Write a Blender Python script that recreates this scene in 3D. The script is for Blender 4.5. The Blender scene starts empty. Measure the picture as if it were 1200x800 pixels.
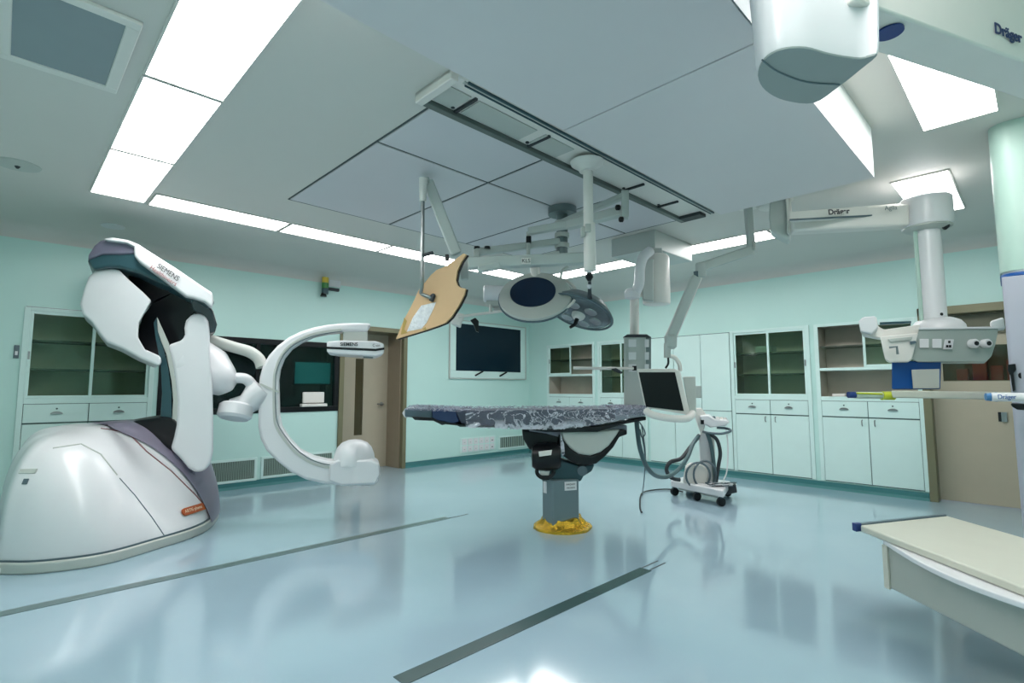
import bpy, bmesh, math, random
from mathutils import Vector, Matrix
from mathutils.bvhtree import BVHTree
random.seed(7)
scn = bpy.context.scene
COL = scn.collection

# ------------------------------------------------------------------ survey of the room
F = 610.0; PITCH = math.atan(55/610.0); YAW = math.radians(45.58); EYE = 1.25
FW = Vector((math.cos(YAW), math.sin(YAW), 0)); RT = Vector((math.sin(YAW), -math.cos(YAW), 0)); UP = Vector((0, 0, 1))
O = Vector((0, 0, EYE))
def ray(px, py):
    x = px-600; v = 400-py
    return FW*(F*math.cos(PITCH)-v*math.sin(PITCH)) + RT*x + UP*(v*math.cos(PITCH)+F*math.sin(PITCH))
def W(px, py, d):                      # surveyed point at distance d along the room diagonal
    r = ray(px, py); return O + r*(d/r.dot(FW))
def G(px, py, z):                      # surveyed point at height z
    r = ray(px, py); return O + r*((z-EYE)/r.z)
def L(u, d, z): return FW*d + RT*u + UP*z
H = 2.9; YA = 7.16; XB = 7.49; NEAR = -0.95

# ------------------------------------------------------------------ materials
MATS = {}
def mat(name, col, rough=0.5, metal=0.0, var=0.04, scale=6.0, bump=0.0, bscale=60, coat=0.0, alpha=1.0, emit=None, es=0, spec=0.5):
    if name in MATS: return MATS[name]
    m = bpy.data.materials.new(name); m.use_nodes = True; MATS[name] = m
    nt = m.node_tree; b = nt.nodes['Principled BSDF']
    b.inputs['Roughness'].default_value = rough; b.inputs['Metallic'].default_value = metal
    b.inputs['Coat Weight'].default_value = coat; b.inputs['Coat Roughness'].default_value = 0.08
    b.inputs['Specular IOR Level'].default_value = spec
    b.inputs['Alpha'].default_value = alpha
    tc = nt.nodes.new('ShaderNodeTexCoord'); n = nt.nodes.new('ShaderNodeTexNoise'); n.inputs['Scale'].default_value = scale
    n.inputs['Detail'].default_value = 3
    nt.links.new(tc.outputs['Object'], n.inputs['Vector'])
    mx = nt.nodes.new('ShaderNodeMix'); mx.data_type = 'RGBA'
    c = Vector(col)
    mx.inputs['A'].default_value = (*[max(0, x*(1-var)) for x in c], 1); mx.inputs['B'].default_value = (*[min(1, x*(1+var)) for x in c], 1)
    nt.links.new(n.outputs['Fac'], mx.inputs['Factor']); nt.links.new(mx.outputs['Result'], b.inputs['Base Color'])
    if bump:
        n2 = nt.nodes.new('ShaderNodeTexNoise'); n2.inputs['Scale'].default_value = bscale; n2.inputs['Detail'].default_value = 4
        nt.links.new(tc.outputs['Object'], n2.inputs['Vector'])
        bp = nt.nodes.new('ShaderNodeBump'); bp.inputs['Strength'].default_value = bump; bp.inputs['Distance'].default_value = 0.02
        nt.links.new(n2.outputs['Fac'], bp.inputs['Height']); nt.links.new(bp.outputs['Normal'], b.inputs['Normal'])
    if emit:
        b.inputs['Emission Color'].default_value = (*emit, 1); b.inputs['Emission Strength'].default_value = es
    return m
def srgb(r, g, b): return tuple(((x/255+0.055)/1.055)**2.4 if x > 10 else x/255/12.92 for x in (r, g, b))

M_wall = mat('wall_paint', srgb(192, 225, 218), 0.38, var=0.05, scale=1.2)
M_ceil = mat('ceiling_paint', srgb(212, 209, 203), 0.55, var=0.05, scale=0.8)
M_panel = mat('ceiling_panel_grey', srgb(212, 209, 213), 0.35, var=0.04, scale=1.0)
M_box = mat('housing_grey', srgb(216, 211, 212), 0.4, var=0.05, scale=0.8)
M_boxside = mat('housing_side', srgb(238, 242, 240), 0.4)
M_line = mat('seam_dark', srgb(70, 80, 82), 0.6)
M_base = mat('skirting_teal', srgb(58, 118, 120), 0.3, coat=0.3)
M_cab = mat('cabinet_mint', srgb(208, 232, 227), 0.35, var=0.03)
M_gap = mat('cabinet_gap', srgb(70, 98, 96), 0.7)  # dark tone for the painted shadow lines in gaps, also for locks
M_shelf = mat('cabinet_shelf', srgb(78, 84, 72), 0.6)
M_int = mat('cabinet_inside', srgb(182, 176, 162), 0.6, var=0.12)
M_metal = mat('brushed_metal', srgb(150, 155, 155), 0.3, 0.9)
M_white = mat('white_enamel', srgb(222, 222, 224), 0.3, var=0.02, coat=0.2)
M_white2 = mat('cool_white_plastic', srgb(226, 223, 217), 0.38, var=0.03)
M_grey = mat('light_grey_plastic', srgb(186, 190, 184), 0.4)
M_armgrey = mat('arm_grey', srgb(188, 194, 190), 0.4)
M_mid = mat('mid_grey_metal', srgb(112, 124, 126), 0.35, 0.3)
M_slate = mat('slate_grey', srgb(84, 102, 110), 0.4)
M_teal = mat('dark_teal_plastic', srgb(46, 78, 86), 0.35)
M_lilband = mat('silver_lilac', srgb(142, 136, 154), 0.3, 0.3)
M_purple = mat('purple_grey_plastic', srgb(106, 104, 122), 0.3, coat=0.3)
M_black = mat('black_plastic', srgb(12, 15, 19), 0.35, spec=0.35)
M_navy = mat('navy_glass', srgb(6, 34, 60), 0.35, spec=0.3)
M_screen = mat('dark_screen', srgb(4, 8, 12), 0.3, spec=0.3)
M_tvs = mat('tv_screen', srgb(3, 30, 44), 0.3, spec=0.3)
M_orange = mat('orange_badge', srgb(178, 84, 34), 0.4)
M_blue = mat('royal_blue', srgb(18, 84, 158), 0.4)
M_navyb = mat('navy_blue_cap', srgb(30, 58, 120), 0.4)
M_gold = mat('gold_foil', srgb(206, 166, 52), 0.25, 0.75, var=0.35, scale=30, bump=0.8, bscale=40)
M_wood = mat('kraft_board', srgb(214, 176, 132), 0.55, var=0.06, scale=5)
M_door = mat('door_beige', srgb(176, 166, 146), 0.4, var=0.05)
M_doorin = mat('door_brown', srgb(150, 136, 116), 0.45, var=0.05)
M_frame = mat('door_frame_olive', srgb(122, 118, 92), 0.35, 0.2)
M_ivory = mat('shelf_ivory', srgb(206, 206, 192), 0.4)
M_ivory2 = mat('drawer_grey', srgb(176, 180, 172), 0.4)
M_lilac = mat('lilac_white', srgb(174, 176, 188), 0.4)
M_mintcol = mat('pale_mint_plastic', srgb(172, 200, 188), 0.38, var=0.03)
M_yellow = mat('lime_plastic', srgb(196, 206, 60), 0.45)
M_red = mat('rust_red', srgb(140, 66, 44), 0.6, var=0.4, scale=9)
M_green = mat('green_lens', srgb(60, 130, 60), 0.3)
M_amber = mat('amber_lens', srgb(220, 190, 70), 0.3)
M_hose = mat('hose_grey', srgb(72, 96, 100), 0.4)
M_ink = mat('navy_ink', srgb(20, 45, 95), 0.5)
M_inkd = mat('dark_ink', srgb(50, 50, 54), 0.5)
M_tealscr = mat('teal_monitor', srgb(24, 84, 82), 0.3, emit=srgb(20, 80, 78), es=1.0)
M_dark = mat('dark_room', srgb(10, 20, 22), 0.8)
M_trim2 = mat('grille_dark', srgb(66, 84, 80), 0.6)
M_strap = mat('strap_dark', srgb(48, 54, 58), 0.6)
M_clearw = mat('plastic_wrap', srgb(226, 228, 236), 0.22, var=0.3, scale=25, bump=1.0, bscale=28, coat=0.5)

def emission(name, col, s):
    m = bpy.data.materials.new(name); m.use_nodes = True; nt = m.node_tree
    b = nt.nodes['Principled BSDF']; b.inputs['Base Color'].default_value = (0.9, 0.9, 0.9, 1)
    b.inputs['Emission Color'].default_value = (*col, 1); b.inputs['Emission Strength'].default_value = s
    return m
M_light = emission('light_diffuser', (1.0, 0.99, 0.985), 12.0)

def glass(name, tint, refl=0.1):
    m = bpy.data.materials.new(name); m.use_nodes = True; nt = m.node_tree; nt.nodes.clear()
    out = nt.nodes.new('ShaderNodeOutputMaterial'); t = nt.nodes.new('ShaderNodeBsdfTransparent'); t.inputs['Color'].default_value = (*tint, 1)
    g = nt.nodes.new('ShaderNodeBsdfGlossy'); g.inputs['Roughness'].default_value = 0.06; g.inputs['Color'].default_value = (0.8, 0.95, 0.9, 1)
    fr = nt.nodes.new('ShaderNodeFresnel'); fr.inputs['IOR'].default_value = 1.4
    mx = nt.nodes.new('ShaderNodeMixShader')
    nt.links.new(fr.outputs[0], mx.inputs['Fac']); nt.links.new(t.outputs[0], mx.inputs[1]); nt.links.new(g.outputs[0], mx.inputs[2])
    nt.links.new(mx.outputs[0], out.inputs['Surface'])
    return m
M_glass = glass('cabinet_glass', (0.80, 0.90, 0.82))
M_glassd = glass('control_glass', (0.6, 0.75, 0.75))
M_lampglass = glass('lamp_glass', (0.55, 0.62, 0.64))

def floor_mat():
    m = mat('vinyl_floor', srgb(138, 172, 184), 0.16, var=0.0, scale=0.7, spec=0.8, coat=0.35)
    nt = m.node_tree; b = nt.nodes['Principled BSDF']
    tc = nt.nodes.new('ShaderNodeTexCoord')
    n = nt.nodes.new('ShaderNodeTexNoise'); n.inputs['Scale'].default_value = 0.9; n.inputs['Detail'].default_value = 5
    nt.links.new(tc.outputs['Object'], n.inputs['Vector'])
    r = nt.nodes.new('ShaderNodeMapRange'); r.inputs['To Min'].default_value = 0.06; r.inputs['To Max'].default_value = 0.15
    nt.links.new(n.outputs['Fac'], r.inputs['Value']); nt.links.new(r.outputs[0], b.inputs['Roughness'])
    n3 = nt.nodes.new('ShaderNodeTexNoise'); n3.inputs['Scale'].default_value = 90
    nt.links.new(tc.outputs['Object'], n3.inputs['Vector'])
    mx = nt.nodes.new('ShaderNodeMix'); mx.data_type = 'RGBA'
    mx.inputs['A'].default_value = (*srgb(150, 176, 190), 1); mx.inputs['B'].default_value = (*srgb(168, 192, 204), 1)
    nt.links.new(n.outputs['Fac'], mx.inputs['Factor']); nt.links.new(mx.outputs['Result'], b.inputs['Base Color'])
    return m
M_floor = floor_mat()

# ------------------------------------------------------------------ mesh helpers
ORI = {}
def box(bm, a, b):
    x0, x1 = sorted((a[0], b[0])); y0, y1 = sorted((a[1], b[1])); z0, z1 = sorted((a[2], b[2]))
    v = [bm.verts.new(p) for p in ((x0,y0,z0),(x1,y0,z0),(x1,y1,z0),(x0,y1,z0),(x0,y0,z1),(x1,y0,z1),(x1,y1,z1),(x0,y1,z1))]
    for f in ((0,3,2,1),(4,5,6,7),(0,1,5,4),(1,2,6,5),(2,3,7,6),(3,0,4,7)): bm.faces.new([v[i] for i in f])
def prism(bm, pts, vec):
    vec = Vector(vec); a = [bm.verts.new(Vector(p)) for p in pts]; b = [bm.verts.new(Vector(p)+vec) for p in pts]
    bm.faces.new(a); bm.faces.new(b[::-1]); n = len(pts)
    for i in range(n): bm.faces.new((a[i], b[i], b[(i+1) % n], a[(i+1) % n]))
def frame_of(t):
    t = t.normalized(); u = t.cross(UP)
    if u.length < 1e-3: u = t.cross(Vector((1, 0, 0)))
    u.normalize(); return u, u.cross(t).normalized()
def tube(bm, pts, rad, n=14, flat=1.0):
    pts = [Vector(p) for p in pts]; rad = rad if isinstance(rad, (list, tuple)) else [rad]*len(pts)
    rings = []; pu = None
    for i, p in enumerate(pts):
        t = (pts[min(i+1, len(pts)-1)]-pts[max(i-1, 0)]).normalized()
        if pu is None: u, v = frame_of(t)
        else:
            u = (pu-t*pu.dot(t)).normalized(); v = u.cross(t).normalized()
        pu = u
        rings.append([bm.verts.new(p+(u*math.cos(a)*rad[i]+v*math.sin(a)*rad[i]*flat)) for a in [2*math.pi*k/n for k in range(n)]])
    for a, b in zip(rings, rings[1:]):
        for k in range(n): bm.faces.new((a[k], a[(k+1) % n], b[(k+1) % n], b[k]))
    bm.faces.new(rings[0][::-1]); bm.faces.new(rings[-1])
def lathe(bm, c, prof, axis=UP, n=32, sx=1, sy=1, xd=None):
    """prof = [(radius, height along axis)]"""
    axis = Vector(axis).normalized(); c = Vector(c)
    if xd is None: u, v = frame_of(axis)
    else: u = Vector(xd); u = (u-axis*u.dot(axis)).normalized(); v = axis.cross(u).normalized()
    rings = []
    for r, h in prof:
        rings.append([bm.verts.new(c+axis*h+u*math.cos(2*math.pi*k/n)*max(r, 1e-4)*sx+v*math.sin(2*math.pi*k/n)*max(r, 1e-4)*sy) for k in range(n)])
    for a, b in zip(rings, rings[1:]):
        for k in range(n): bm.faces.new((a[k], a[(k+1) % n], b[(k+1) % n], b[k]))
    bm.faces.new(rings[0][::-1]); bm.faces.new(rings[-1])
def obox(bm, c, x, y, z, sx, sy, sz):
    """box centred c, half axes given by unit dirs x,y,z and full sizes"""
    c = Vector(c); x = Vector(x).normalized()*sx/2; y = Vector(y).normalized()*sy/2; z = Vector(z).normalized()*sz/2
    prism(bm, [c-x-y-z, c+x-y-z, c+x+y-z, c-x+y-z], z*2)
def beam(bm, p, q, w, h, upv=UP):
    p = Vector(p); q = Vector(q); t = (q-p); s = t.cross(Vector(upv)).normalized(); u = s.cross(t).normalized()
    obox(bm, (p+q)/2, t, s, u, t.length, w, h)
def crom(pts, closed=True, n=5):
    P = [Vector(p) for p in pts]; m = len(P); out = []
    for i in range(m if closed else m-1):
        p0, p1, p2, p3 = (P[(i-1) % m], P[i], P[(i+1) % m], P[(i+2) % m]) if closed else (P[max(i-1, 0)], P[i], P[i+1], P[min(i+2, m-1)])
        for k in range(n):
            t = k/n
            out.append(0.5*((2*p1)+(-p0+p2)*t+(2*p0-5*p1+4*p2-p3)*t*t+(-p0+3*p1-3*p2+p3)*t**3))
    if not closed: out.append(P[-1])
    return out
def px_out(pts, d, smooth=0):
    q = [W(x, y, d) for x, y in pts]
    return crom(q, True, smooth) if smooth else q

def away(pts):
    """horizontal depth direction of an object, square to the face it turns to the room's corner"""
    c = sum([Vector(p) for p in pts], Vector())/len(pts); c.z = 0; return c.normalized()
def rim(a0, a1, b0, b1, l, r=None, lo=None, hi=None):
    """four rectangles (a0, a1, b0, b1) of a frame that meet without overlapping"""
    r = l if r is None else r; lo = l if lo is None else lo; hi = l if hi is None else hi
    return ((a0, a1, b0, b0+lo), (a0, a1, b1-hi, b1), (a0, a0+l, b0+lo, b1-hi), (a1-r, a1, b0+lo, b1-hi))
def setp(o, label=None, cat=None, group=None, kind=None):
    if label: o['label'] = label
    if cat: o['category'] = cat
    if group: o['group'] = group
    if kind: o['kind'] = kind
def finish(name, bm, m, parent=None, bevel=0, seg=3, smooth=True, label=None, origin=None, ang=40):
    bmesh.ops.recalc_face_normals(bm, faces=bm.faces)
    if parent is not None: org = ORI[parent.name]
    elif origin is not None: org = Vector(origin)
    else:
        mn = Vector([min(v.co[i] for v in bm.verts) for i in range(3)]); mx = Vector([max(v.co[i] for v in bm.verts) for i in range(3)])
        org = Vector(((mn.x+mx.x)/2, (mn.y+mx.y)/2, mn.z))
    for v in bm.verts: v.co -= org
    me = bpy.data.meshes.new(name); bm.to_mesh(me); bm.free()
    if smooth:
        me.polygons.foreach_set('use_smooth', [True]*len(me.polygons)); me.set_sharp_from_angle(angle=math.radians(ang))
    me.materials.append(m)
    o = bpy.data.objects.new(name, me); COL.objects.link(o)
    if parent is not None: o.parent = parent
    else: o.location = org
    ORI[o.name] = org
    if bevel:
        b = o.modifiers.new('bevel', 'BEVEL'); b.width = bevel; b.segments = seg; b.limit_method = 'ANGLE'; b.angle_limit = math.radians(35)
        b.harden_normals = False
    if label: o['label'] = label
    return o
def thing(name, label, cat, loc, group=None, kind=None):
    o = bpy.data.objects.new(name, None); o.empty_display_size = 0.1; COL.objects.link(o); o.location = Vector(loc)
    ORI[o.name] = Vector(loc); setp(o, label, cat, group, kind); return o
def NB(): return bmesh.new()
def pbox(name, a, b, m, parent=None, bevel=0, **k):
    bm = NB(); box(bm, a, b); return finish(name, bm, m, parent, bevel, **k)
def pprism(name, pts, vec, m, parent=None, bevel=0, **k):
    bm = NB(); prism(bm, pts, vec); return finish(name, bm, m, parent, bevel, **k)
def ptube(name, pts, r, m, parent=None, **k):
    n = k.pop('n', 14); bm = NB(); tube(bm, pts, r, n); return finish(name, bm, m, parent, **k)
def plathe(name, c, prof, m, parent=None, axis=UP, sx=1, sy=1, xd=None, n=32, **k):
    bm = NB(); lathe(bm, c, prof, axis, n, sx, sy, xd); return finish(name, bm, m, parent, **k)
def pobox(name, c, x, y, z, sx, sy, sz, m, parent=None, bevel=0, **k):
    bm = NB(); obox(bm, c, x, y, z, sx, sy, sz); return finish(name, bm, m, parent, bevel, **k)
def text(s, size, pos, xd, yd, m, parent, name='lettering', bold=0.0):
    cu = bpy.data.curves.new(name, 'FONT'); cu.body = s; cu.size = size; cu.align_x = 'CENTER'; cu.align_y = 'CENTER'; cu.extrude = 0.0008; cu.offset = bold
    t = bpy.data.objects.new(name+'_src', cu); COL.objects.link(t)
    bpy.context.view_layer.update()
    me = bpy.data.meshes.new_from_object(t.evaluated_get(bpy.context.evaluated_depsgraph_get()))
    bpy.data.objects.remove(t)
    xd = Vector(xd).normalized(); zd = xd.cross(Vector(yd)).normalized(); yv = zd.cross(xd).normalized()
    Mx = Matrix((xd, yv, zd)).transposed().to_4x4(); Mx.translation = Vector(pos)-ORI[parent.name]
    me.transform(Mx); me.materials.clear(); me.materials.append(m)
    o = bpy.data.objects.new(name, me); COL.objects.link(o); o.parent = parent; ORI[o.name] = ORI[parent.name]
    return o
def wb(wall, s0, s1, o0, o1, z0, z1):
    if wall == 'A': return (s0, YA-o0, z0), (s1, YA-o1, z1)
    return (XB-o0, s0, z0), (XB-o1, s1, z1)
def wp(wall, s, o, z): return Vector((s, YA-o, z)) if wall == 'A' else Vector((XB-o, s, z))
def structure(name, bm, m, **k):
    o = finish(name, bm, m, **k); o['kind'] = 'structure'; return o

# ------------------------------------------------------------------ room shell
def wall_mesh(wall, s0, s1, holes, z1=H, depth=0.0):
    ss = sorted({s0, s1, *[h[0] for h in holes], *[h[1] for h in holes]}); zs = sorted({0, z1, *[h[2] for h in holes], *[h[3] for h in holes]})
    bm = NB()
    for a, b in zip(ss, ss[1:]):
        for c, d in zip(zs, zs[1:]):
            sm, zm = (a+b)/2, (c+d)/2
            if any(h[0] < sm < h[1] and h[2] < zm < h[3] for h in holes): continue
            bm.faces.new([bm.verts.new(wp(wall, s, 0, z)) for s, z in ((a, c), (b, c), (b, d), (a, d))])
    return bm
CA = (0.14, 1.24); WIN = (1.30, 3.50, 0.93, 1.90)
holesA = [(CA[0], CA[1], 0.1, 2.08), WIN, (3.56, 4.58, 0.0, 2.13)]
cabsB = [(5.56, 6.66), (4.52, 5.47), (3.15, 4.47), (2.12, 3.13), (0.98, 2.04)]
holesB = [(a, b, 0.1, 2.06) for a, b in cabsB] + [(-0.02, 0.92, 0.0, 2.10)]
structure('wall_left', wall_mesh('A', NEAR, XB, holesA), M_wall, smooth=False)
structure('wall_right', wall_mesh('B', NEAR, YA, holesB), M_wall, smooth=False)
bm = NB(); box(bm, (NEAR, NEAR-0.05, 0), (XB, NEAR, H)); structure('wall_near', bm, M_wall)
bm = NB(); box(bm, (NEAR-0.05, NEAR, 0), (NEAR, YA, H)); structure('wall_back', bm, M_wall)
bm = NB(); box(bm, (NEAR, NEAR, -0.05), (XB+0.7, YA+0.7, 0)); structure('floor', bm, M_floor, smooth=False)
bm = NB(); box(bm, (NEAR, NEAR, H), (XB+0.7, YA+0.7, H+0.05)); structure('ceiling', bm, M_ceil, smooth=False)
# soft cove where ceiling meets the two far walls
def cove(name, wall, s0, s1, r=0.14):
    bm = NB(); prof = [(0.0, H-r)]
    for k in range(1, 8):
        a = math.pi/2*k/8; prof.append((r-r*math.cos(a), H-r+r*math.sin(a)))
    prof += [(r, H), (0.0, H)]
    pts = [wp(wall, s0, o, z) for o, z in prof]
    prism(bm, pts, wp(wall, s1, 0, 0)-wp(wall, s0, 0, 0)); structure(name, bm, M_ceil)
cove('trim_1', 'A', NEAR, XB); cove('trim_2', 'B', NEAR, YA)
def skirt(name, wall, runs):
    bm = NB()
    for a, b in runs: box(bm, *wb(wall, a, b, 0.0, 0.012, 0.0, 0.085))
    for a, b in runs:
        prism(bm, [wp(wall, a, 0.012, 0.03), wp(wall, a, 0.012, 0.0), wp(wall, a, 0.04, 0.0)], wp(wall, b, 0, 0)-wp(wall, a, 0, 0))
    structure(name, bm, M_base)
skirt('baseboard_left', 'A', [(NEAR, 3.50), (4.64, XB-0.01)])
skirt('baseboard_right', 'B', [(0.98, YA-0.01)])
# flush floor channels
for i, (x0, x1, y0, y1) in enumerate(((-0.6, 3.18, 4.10, 4.19), (1.30, 3.28, 1.975, 2.065))):
    bm = NB(); box(bm, (x0, y0, 0.0005), (x1, y1, 0.003)); structure('trim_%d' % (3+i), bm, mat('channel_grey', srgb(96, 118, 118), 0.3) if i == 0 else mat('channel_dark', srgb(52, 78, 78), 0.25))
bm = NB(); box(bm, (3.19, 4.115, 0.0005), (3.42, 4.125, 0.002)); box(bm, (3.29, 1.99, 0.0005), (3.50, 2.0, 0.002)); box(bm, (3.29, 2.05, 0.0005), (3.50, 2.06, 0.002))
structure('trim_5', bm, M_line)

# door in the far left wall (recessed)
bm = NB(); box(bm, *wb('A', 3.50, 3.57, -0.42, 0.03, 0, 2.19)); box(bm, *wb('A', 4.575, 4.64, -0.05, 0.03, 0, 2.19)); box(bm, *wb('A', 3.50, 4.64, -0.42, 0.03, 2.12, 2.19))
structure('trim_6', bm, M_frame, bevel=0.004)
bm = NB(); box(bm, *wb('A', 4.555, 4.58, -0.42, -0.05, 0, 2.13)); structure('trim_7', bm, M_doorin)
d1 = thing('door_1', 'beige door with a narrow dark glass slit, set back in the left wall', 'door', wp('A', 4.0, -0.4, 0), kind='structure')
YD = -0.42
bm = NB(); box(bm, *wb('A', 3.57, 3.98, YD, YD-0.05, 0, 2.12)); box(bm, *wb('A', 4.12, 4.56, YD, YD-0.05, 0, 2.12))
box(bm, *wb('A', 3.98, 4.12, YD, YD-0.05, 0, 0.52)); box(bm, *wb('A', 3.98, 4.12, YD, YD-0.05, 1.72, 2.12))
finish('door_leaf', bm, M_door, d1)
pbox('glass_slit', *wb('A', 3.98, 4.12, YD-0.02, YD-0.03, 0.52, 1.72), mat('slit_glass', srgb(70, 62, 38), 0.2), d1)
bm = NB(); tube(bm, [wp('A', 4.45, YD, 1.0), wp('A', 4.45, YD+0.06, 1.0), wp('A', 4.34, YD+0.07, 1.0)], 0.012, 10); lathe(bm, wp('A', 4.45, YD, 1.0), [(0.03, 0), (0.03, 0.01)], (0, -1, 0), 16)
finish('door_handle', bm, M_metal, d1)
# sliding door at the right end of the right wall
bm = NB(); box(bm, *wb('B', 0.90, 0.975, -0.16, 0.035, 0, 2.16)); box(bm, *wb('B', -0.08, -0.01, -0.16, 0.035, 0, 2.16)); box(bm, *wb('B', -0.08, 0.975, -0.16, 0.035, 2.07, 2.16))
structure('trim_8', bm, M_frame, bevel=0.005)
d2 = thing('door_2', 'beige sliding door with a wide window on the right wall', 'door', wp('B', 0.45, -0.12, 0), kind='structure')
bm = NB(); box(bm, *wb('B', -0.01, 0.9, -0.12, -0.16, 0.015, 1.33)); box(bm, *wb('B', -0.01, 0.9, -0.12, -0.16, 1.72, 2.07)); box(bm, *wb('B', -0.01, 0.06, -0.12, -0.16, 1.33, 1.72)); box(bm, *wb('B', 0.80, 0.9, -0.12, -0.16, 1.33, 1.72))
finish('door_leaf', bm, M_door, d2)
pbox('transom_panel', *wb('B', 0.0, 0.88, -0.10, -0.118, 1.84, 2.06), mat('transom_olive', srgb(96, 96, 76), 0.4), d2)
pbox('pane', *wb('B', 0.06, 0.80, -0.135, -0.14, 1.33, 1.72), glass('door_glass', (0.8, 0.8, 0.75)), d2)
bm = NB(); box(bm, *wb('B', 0.30, 0.345, -0.10, -0.12, 0.9, 1.0)); finish('door_handle', bm, M_metal, d2)
bm = NB(); box(bm, *wb('B', 0.345, 0.37, -0.112, -0.12, 0.9, 1.0)); finish('latch_plate', bm, M_black, d2)
# room seen through that window: shelf of rust coloured goods
pb = pbox('corridor_shelf', *wb('B', -0.02, 0.92, -0.45, -0.47, 1.0, 1.9), mat('corridor_olive', srgb(110, 92, 62), 0.6, var=0.4, scale=6))
setp(pb, 'brown backed shelf seen through the window of the sliding door', 'shelf')
for i, (s, w, h) in enumerate(((0.16, 0.12, 0.22), (0.31, 0.1, 0.16), (0.44, 0.12, 0.24), (0.60, 0.10, 0.13))):
    q = pbox('carton', *wb('B', s, s+w, -0.30, -0.44, 1.34, 1.34+h), M_red, bevel=0.006)
    setp(q, 'rust red carton behind the window of the sliding door', 'box', 'rust red cartons behind the sliding door window')
q = pbox('shelf_board', *wb('B', -0.02, 0.92, -0.2, -0.45, 1.315, 1.34), M_door); setp(q, 'shelf board carrying rust red cartons beyond the sliding door', 'shelf')

# ------------------------------------------------------------------ cabinets
def cabinet(wall, s0, s1, label, style, z_g=1.13, ztop=2.06, slide=0, open_bottom=False, ret=0):
    cx = (s0+s1)/2
    t = thing('wall_cabinet', label, 'cabinet', wp(wall, cx, 0, 0.1), 'mint cabinets built into the walls')
    D = 0.36; z0 = 0.1
    bm = NB()
    box(bm, *wb(wall, s0, s1, -D, -D-0.02, z0, ztop)); box(bm, *wb(wall, s0, s0+0.018, 0, -D, z0, ztop)); box(bm, *wb(wall, s1-0.018, s1, 0, -D, z0, ztop))
    box(bm, *wb(wall, s0, s1, 0, -D, ztop-0.018, ztop)); box(bm, *wb(wall, s0+.018, s1-.018, 0, -D, z_g-0.02, z_g)); box(bm, *wb(wall, s0, s1, 0, -D, z0, z0+0.02))
    finish('carcass', bm, M_int, t)
    f = 0.035; bm = NB()
    box(bm, *wb(wall, s0-0.012, s0+f, 0.0, 0.02, z0, ztop+0.012)); box(bm, *wb(wall, s1-f, s1+0.012, 0.0, 0.02, z0, ztop+0.012))
    box(bm, *wb(wall, s0+f, s1-f, 0.0, 0.02, ztop-0.025, ztop+0.012)); box(bm, *wb(wall, s0+f, s1-f, 0.0, 0.02, z_g-0.035, z_g+0.02))
    finish('face_frame', bm, M_cab, t, 0.003)
    pbox('gap_shade_plate', *wb(wall, s0+f, s1-f, 0.0, 0.006, z0, z_g-0.035), M_gap, t)  # dark plate paints in the shadow lines between the fronts
    a, b = s0+f, s1-f; mid = (a+b)/2; zb = z_g+0.02; zt = ztop-0.025
    if open_bottom: zmid = zb+0.40*(zt-zb)
    else: zmid = zb
    # shelves behind glass
    nsh = 2
    if open_bottom:
        bm = NB(); box(bm, *wb(wall, a, b, 0.018, -D, zmid-0.03, zmid+0.005)); finish('divider_shelf', bm, M_cab, t, 0.003)
        pbox('shelf', *wb(wall, a, b, -0.03, -D, zmid+0.27, zmid+0.285), M_shelf, t)
    else:
        for k in (1, 2):
            zz = zb+(zt-zb)*k/3; pbox('shelf', *wb(wall, a, b, -0.03, -D, zz-0.009, zz+0.009), M_shelf, t)
    panes = [(a, mid+0.015, 0.014), (mid-0.015, b, 0.002)]
    if open_bottom: panes = [panes[slide]]
    for (p0, p1, oo) in panes:
        g = 0.028; bm = NB(); z1 = zmid+0.006 if open_bottom else zb
        box(bm, *wb(wall, p0, p0+g, oo-0.016, oo, z1, zt)); box(bm, *wb(wall, p1-g, p1, oo-0.016, oo, z1, zt))
        box(bm, *wb(wall, p0+g, p1-g, oo-0.016, oo, z1, z1+g)); box(bm, *wb(wall, p0+g, p1-g, oo-0.016, oo, zt-g, zt))
        sd = finish('sliding_door', bm, M_cab, t, 0.002)
        pbox('pane', *wb(wall, p0+g, p1-g, oo-0.01, oo-0.006, z1+g, zt-g), M_glass, sd)
        hs = p0+0.012 if oo > 0.01 else p1-0.012
        pbox('pull', *wb(wall, hs-0.008, hs+0.008, oo, oo+0.008, (z1+zt)/2-0.05, (z1+zt)/2+0.03), M_metal, sd)
    # drawers and doors
    zd0, zd1 = 0.905, z_g-0.04
    for k, (p0, p1) in enumerate(((a+.004, mid-.004), (mid+.004, b-.004))):
        dr = pbox('drawer', *wb(wall, p0, p1, 0.006, 0.022, zd0, zd1), M_cab, t, 0.002)
        c = (p0+p1)/2; bm = NB(); zc = (zd0+zd1)/2-0.01
        pts = [wp(wall, c+0.05*math.cos(q), 0.022, zc+0.028*math.sin(q)) for q in [math.pi*i/8 for i in range(9)]]
        prism(bm, pts, wp(wall, 0, 0.02, 0)-wp(wall, 0, 0, 0)); finish('handle', bm, M_metal, dr)
        bm = NB(); lathe(bm, wp(wall, c, 0.022, zc+0.055), [(0.009, 0), (0.009, 0.004)], (0, -1, 0) if wall == 'A' else (-1, 0, 0), 12); finish('lock', bm, M_gap, dr)
        dd = pbox('door', *wb(wall, p0, p1, 0.006, 0.022, z0+0.01, zd0-0.015), M_cab, t, 0.002)
        hs = p1-0.06 if k == 0 else p0+0.06
        bm = NB(); tube(bm, [wp(wall, hs, 0.02, 0.80), wp(wall, hs, 0.045, 0.81), wp(wall, hs, 0.045, 0.86), wp(wall, hs, 0.02, 0.87)], 0.006, 8); finish('handle', bm, M_metal, dd)
    return t
cabinet('A', *CA, 'mint cabinet with dark glass sliding doors behind the white robot base, left wall', 0)
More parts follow.
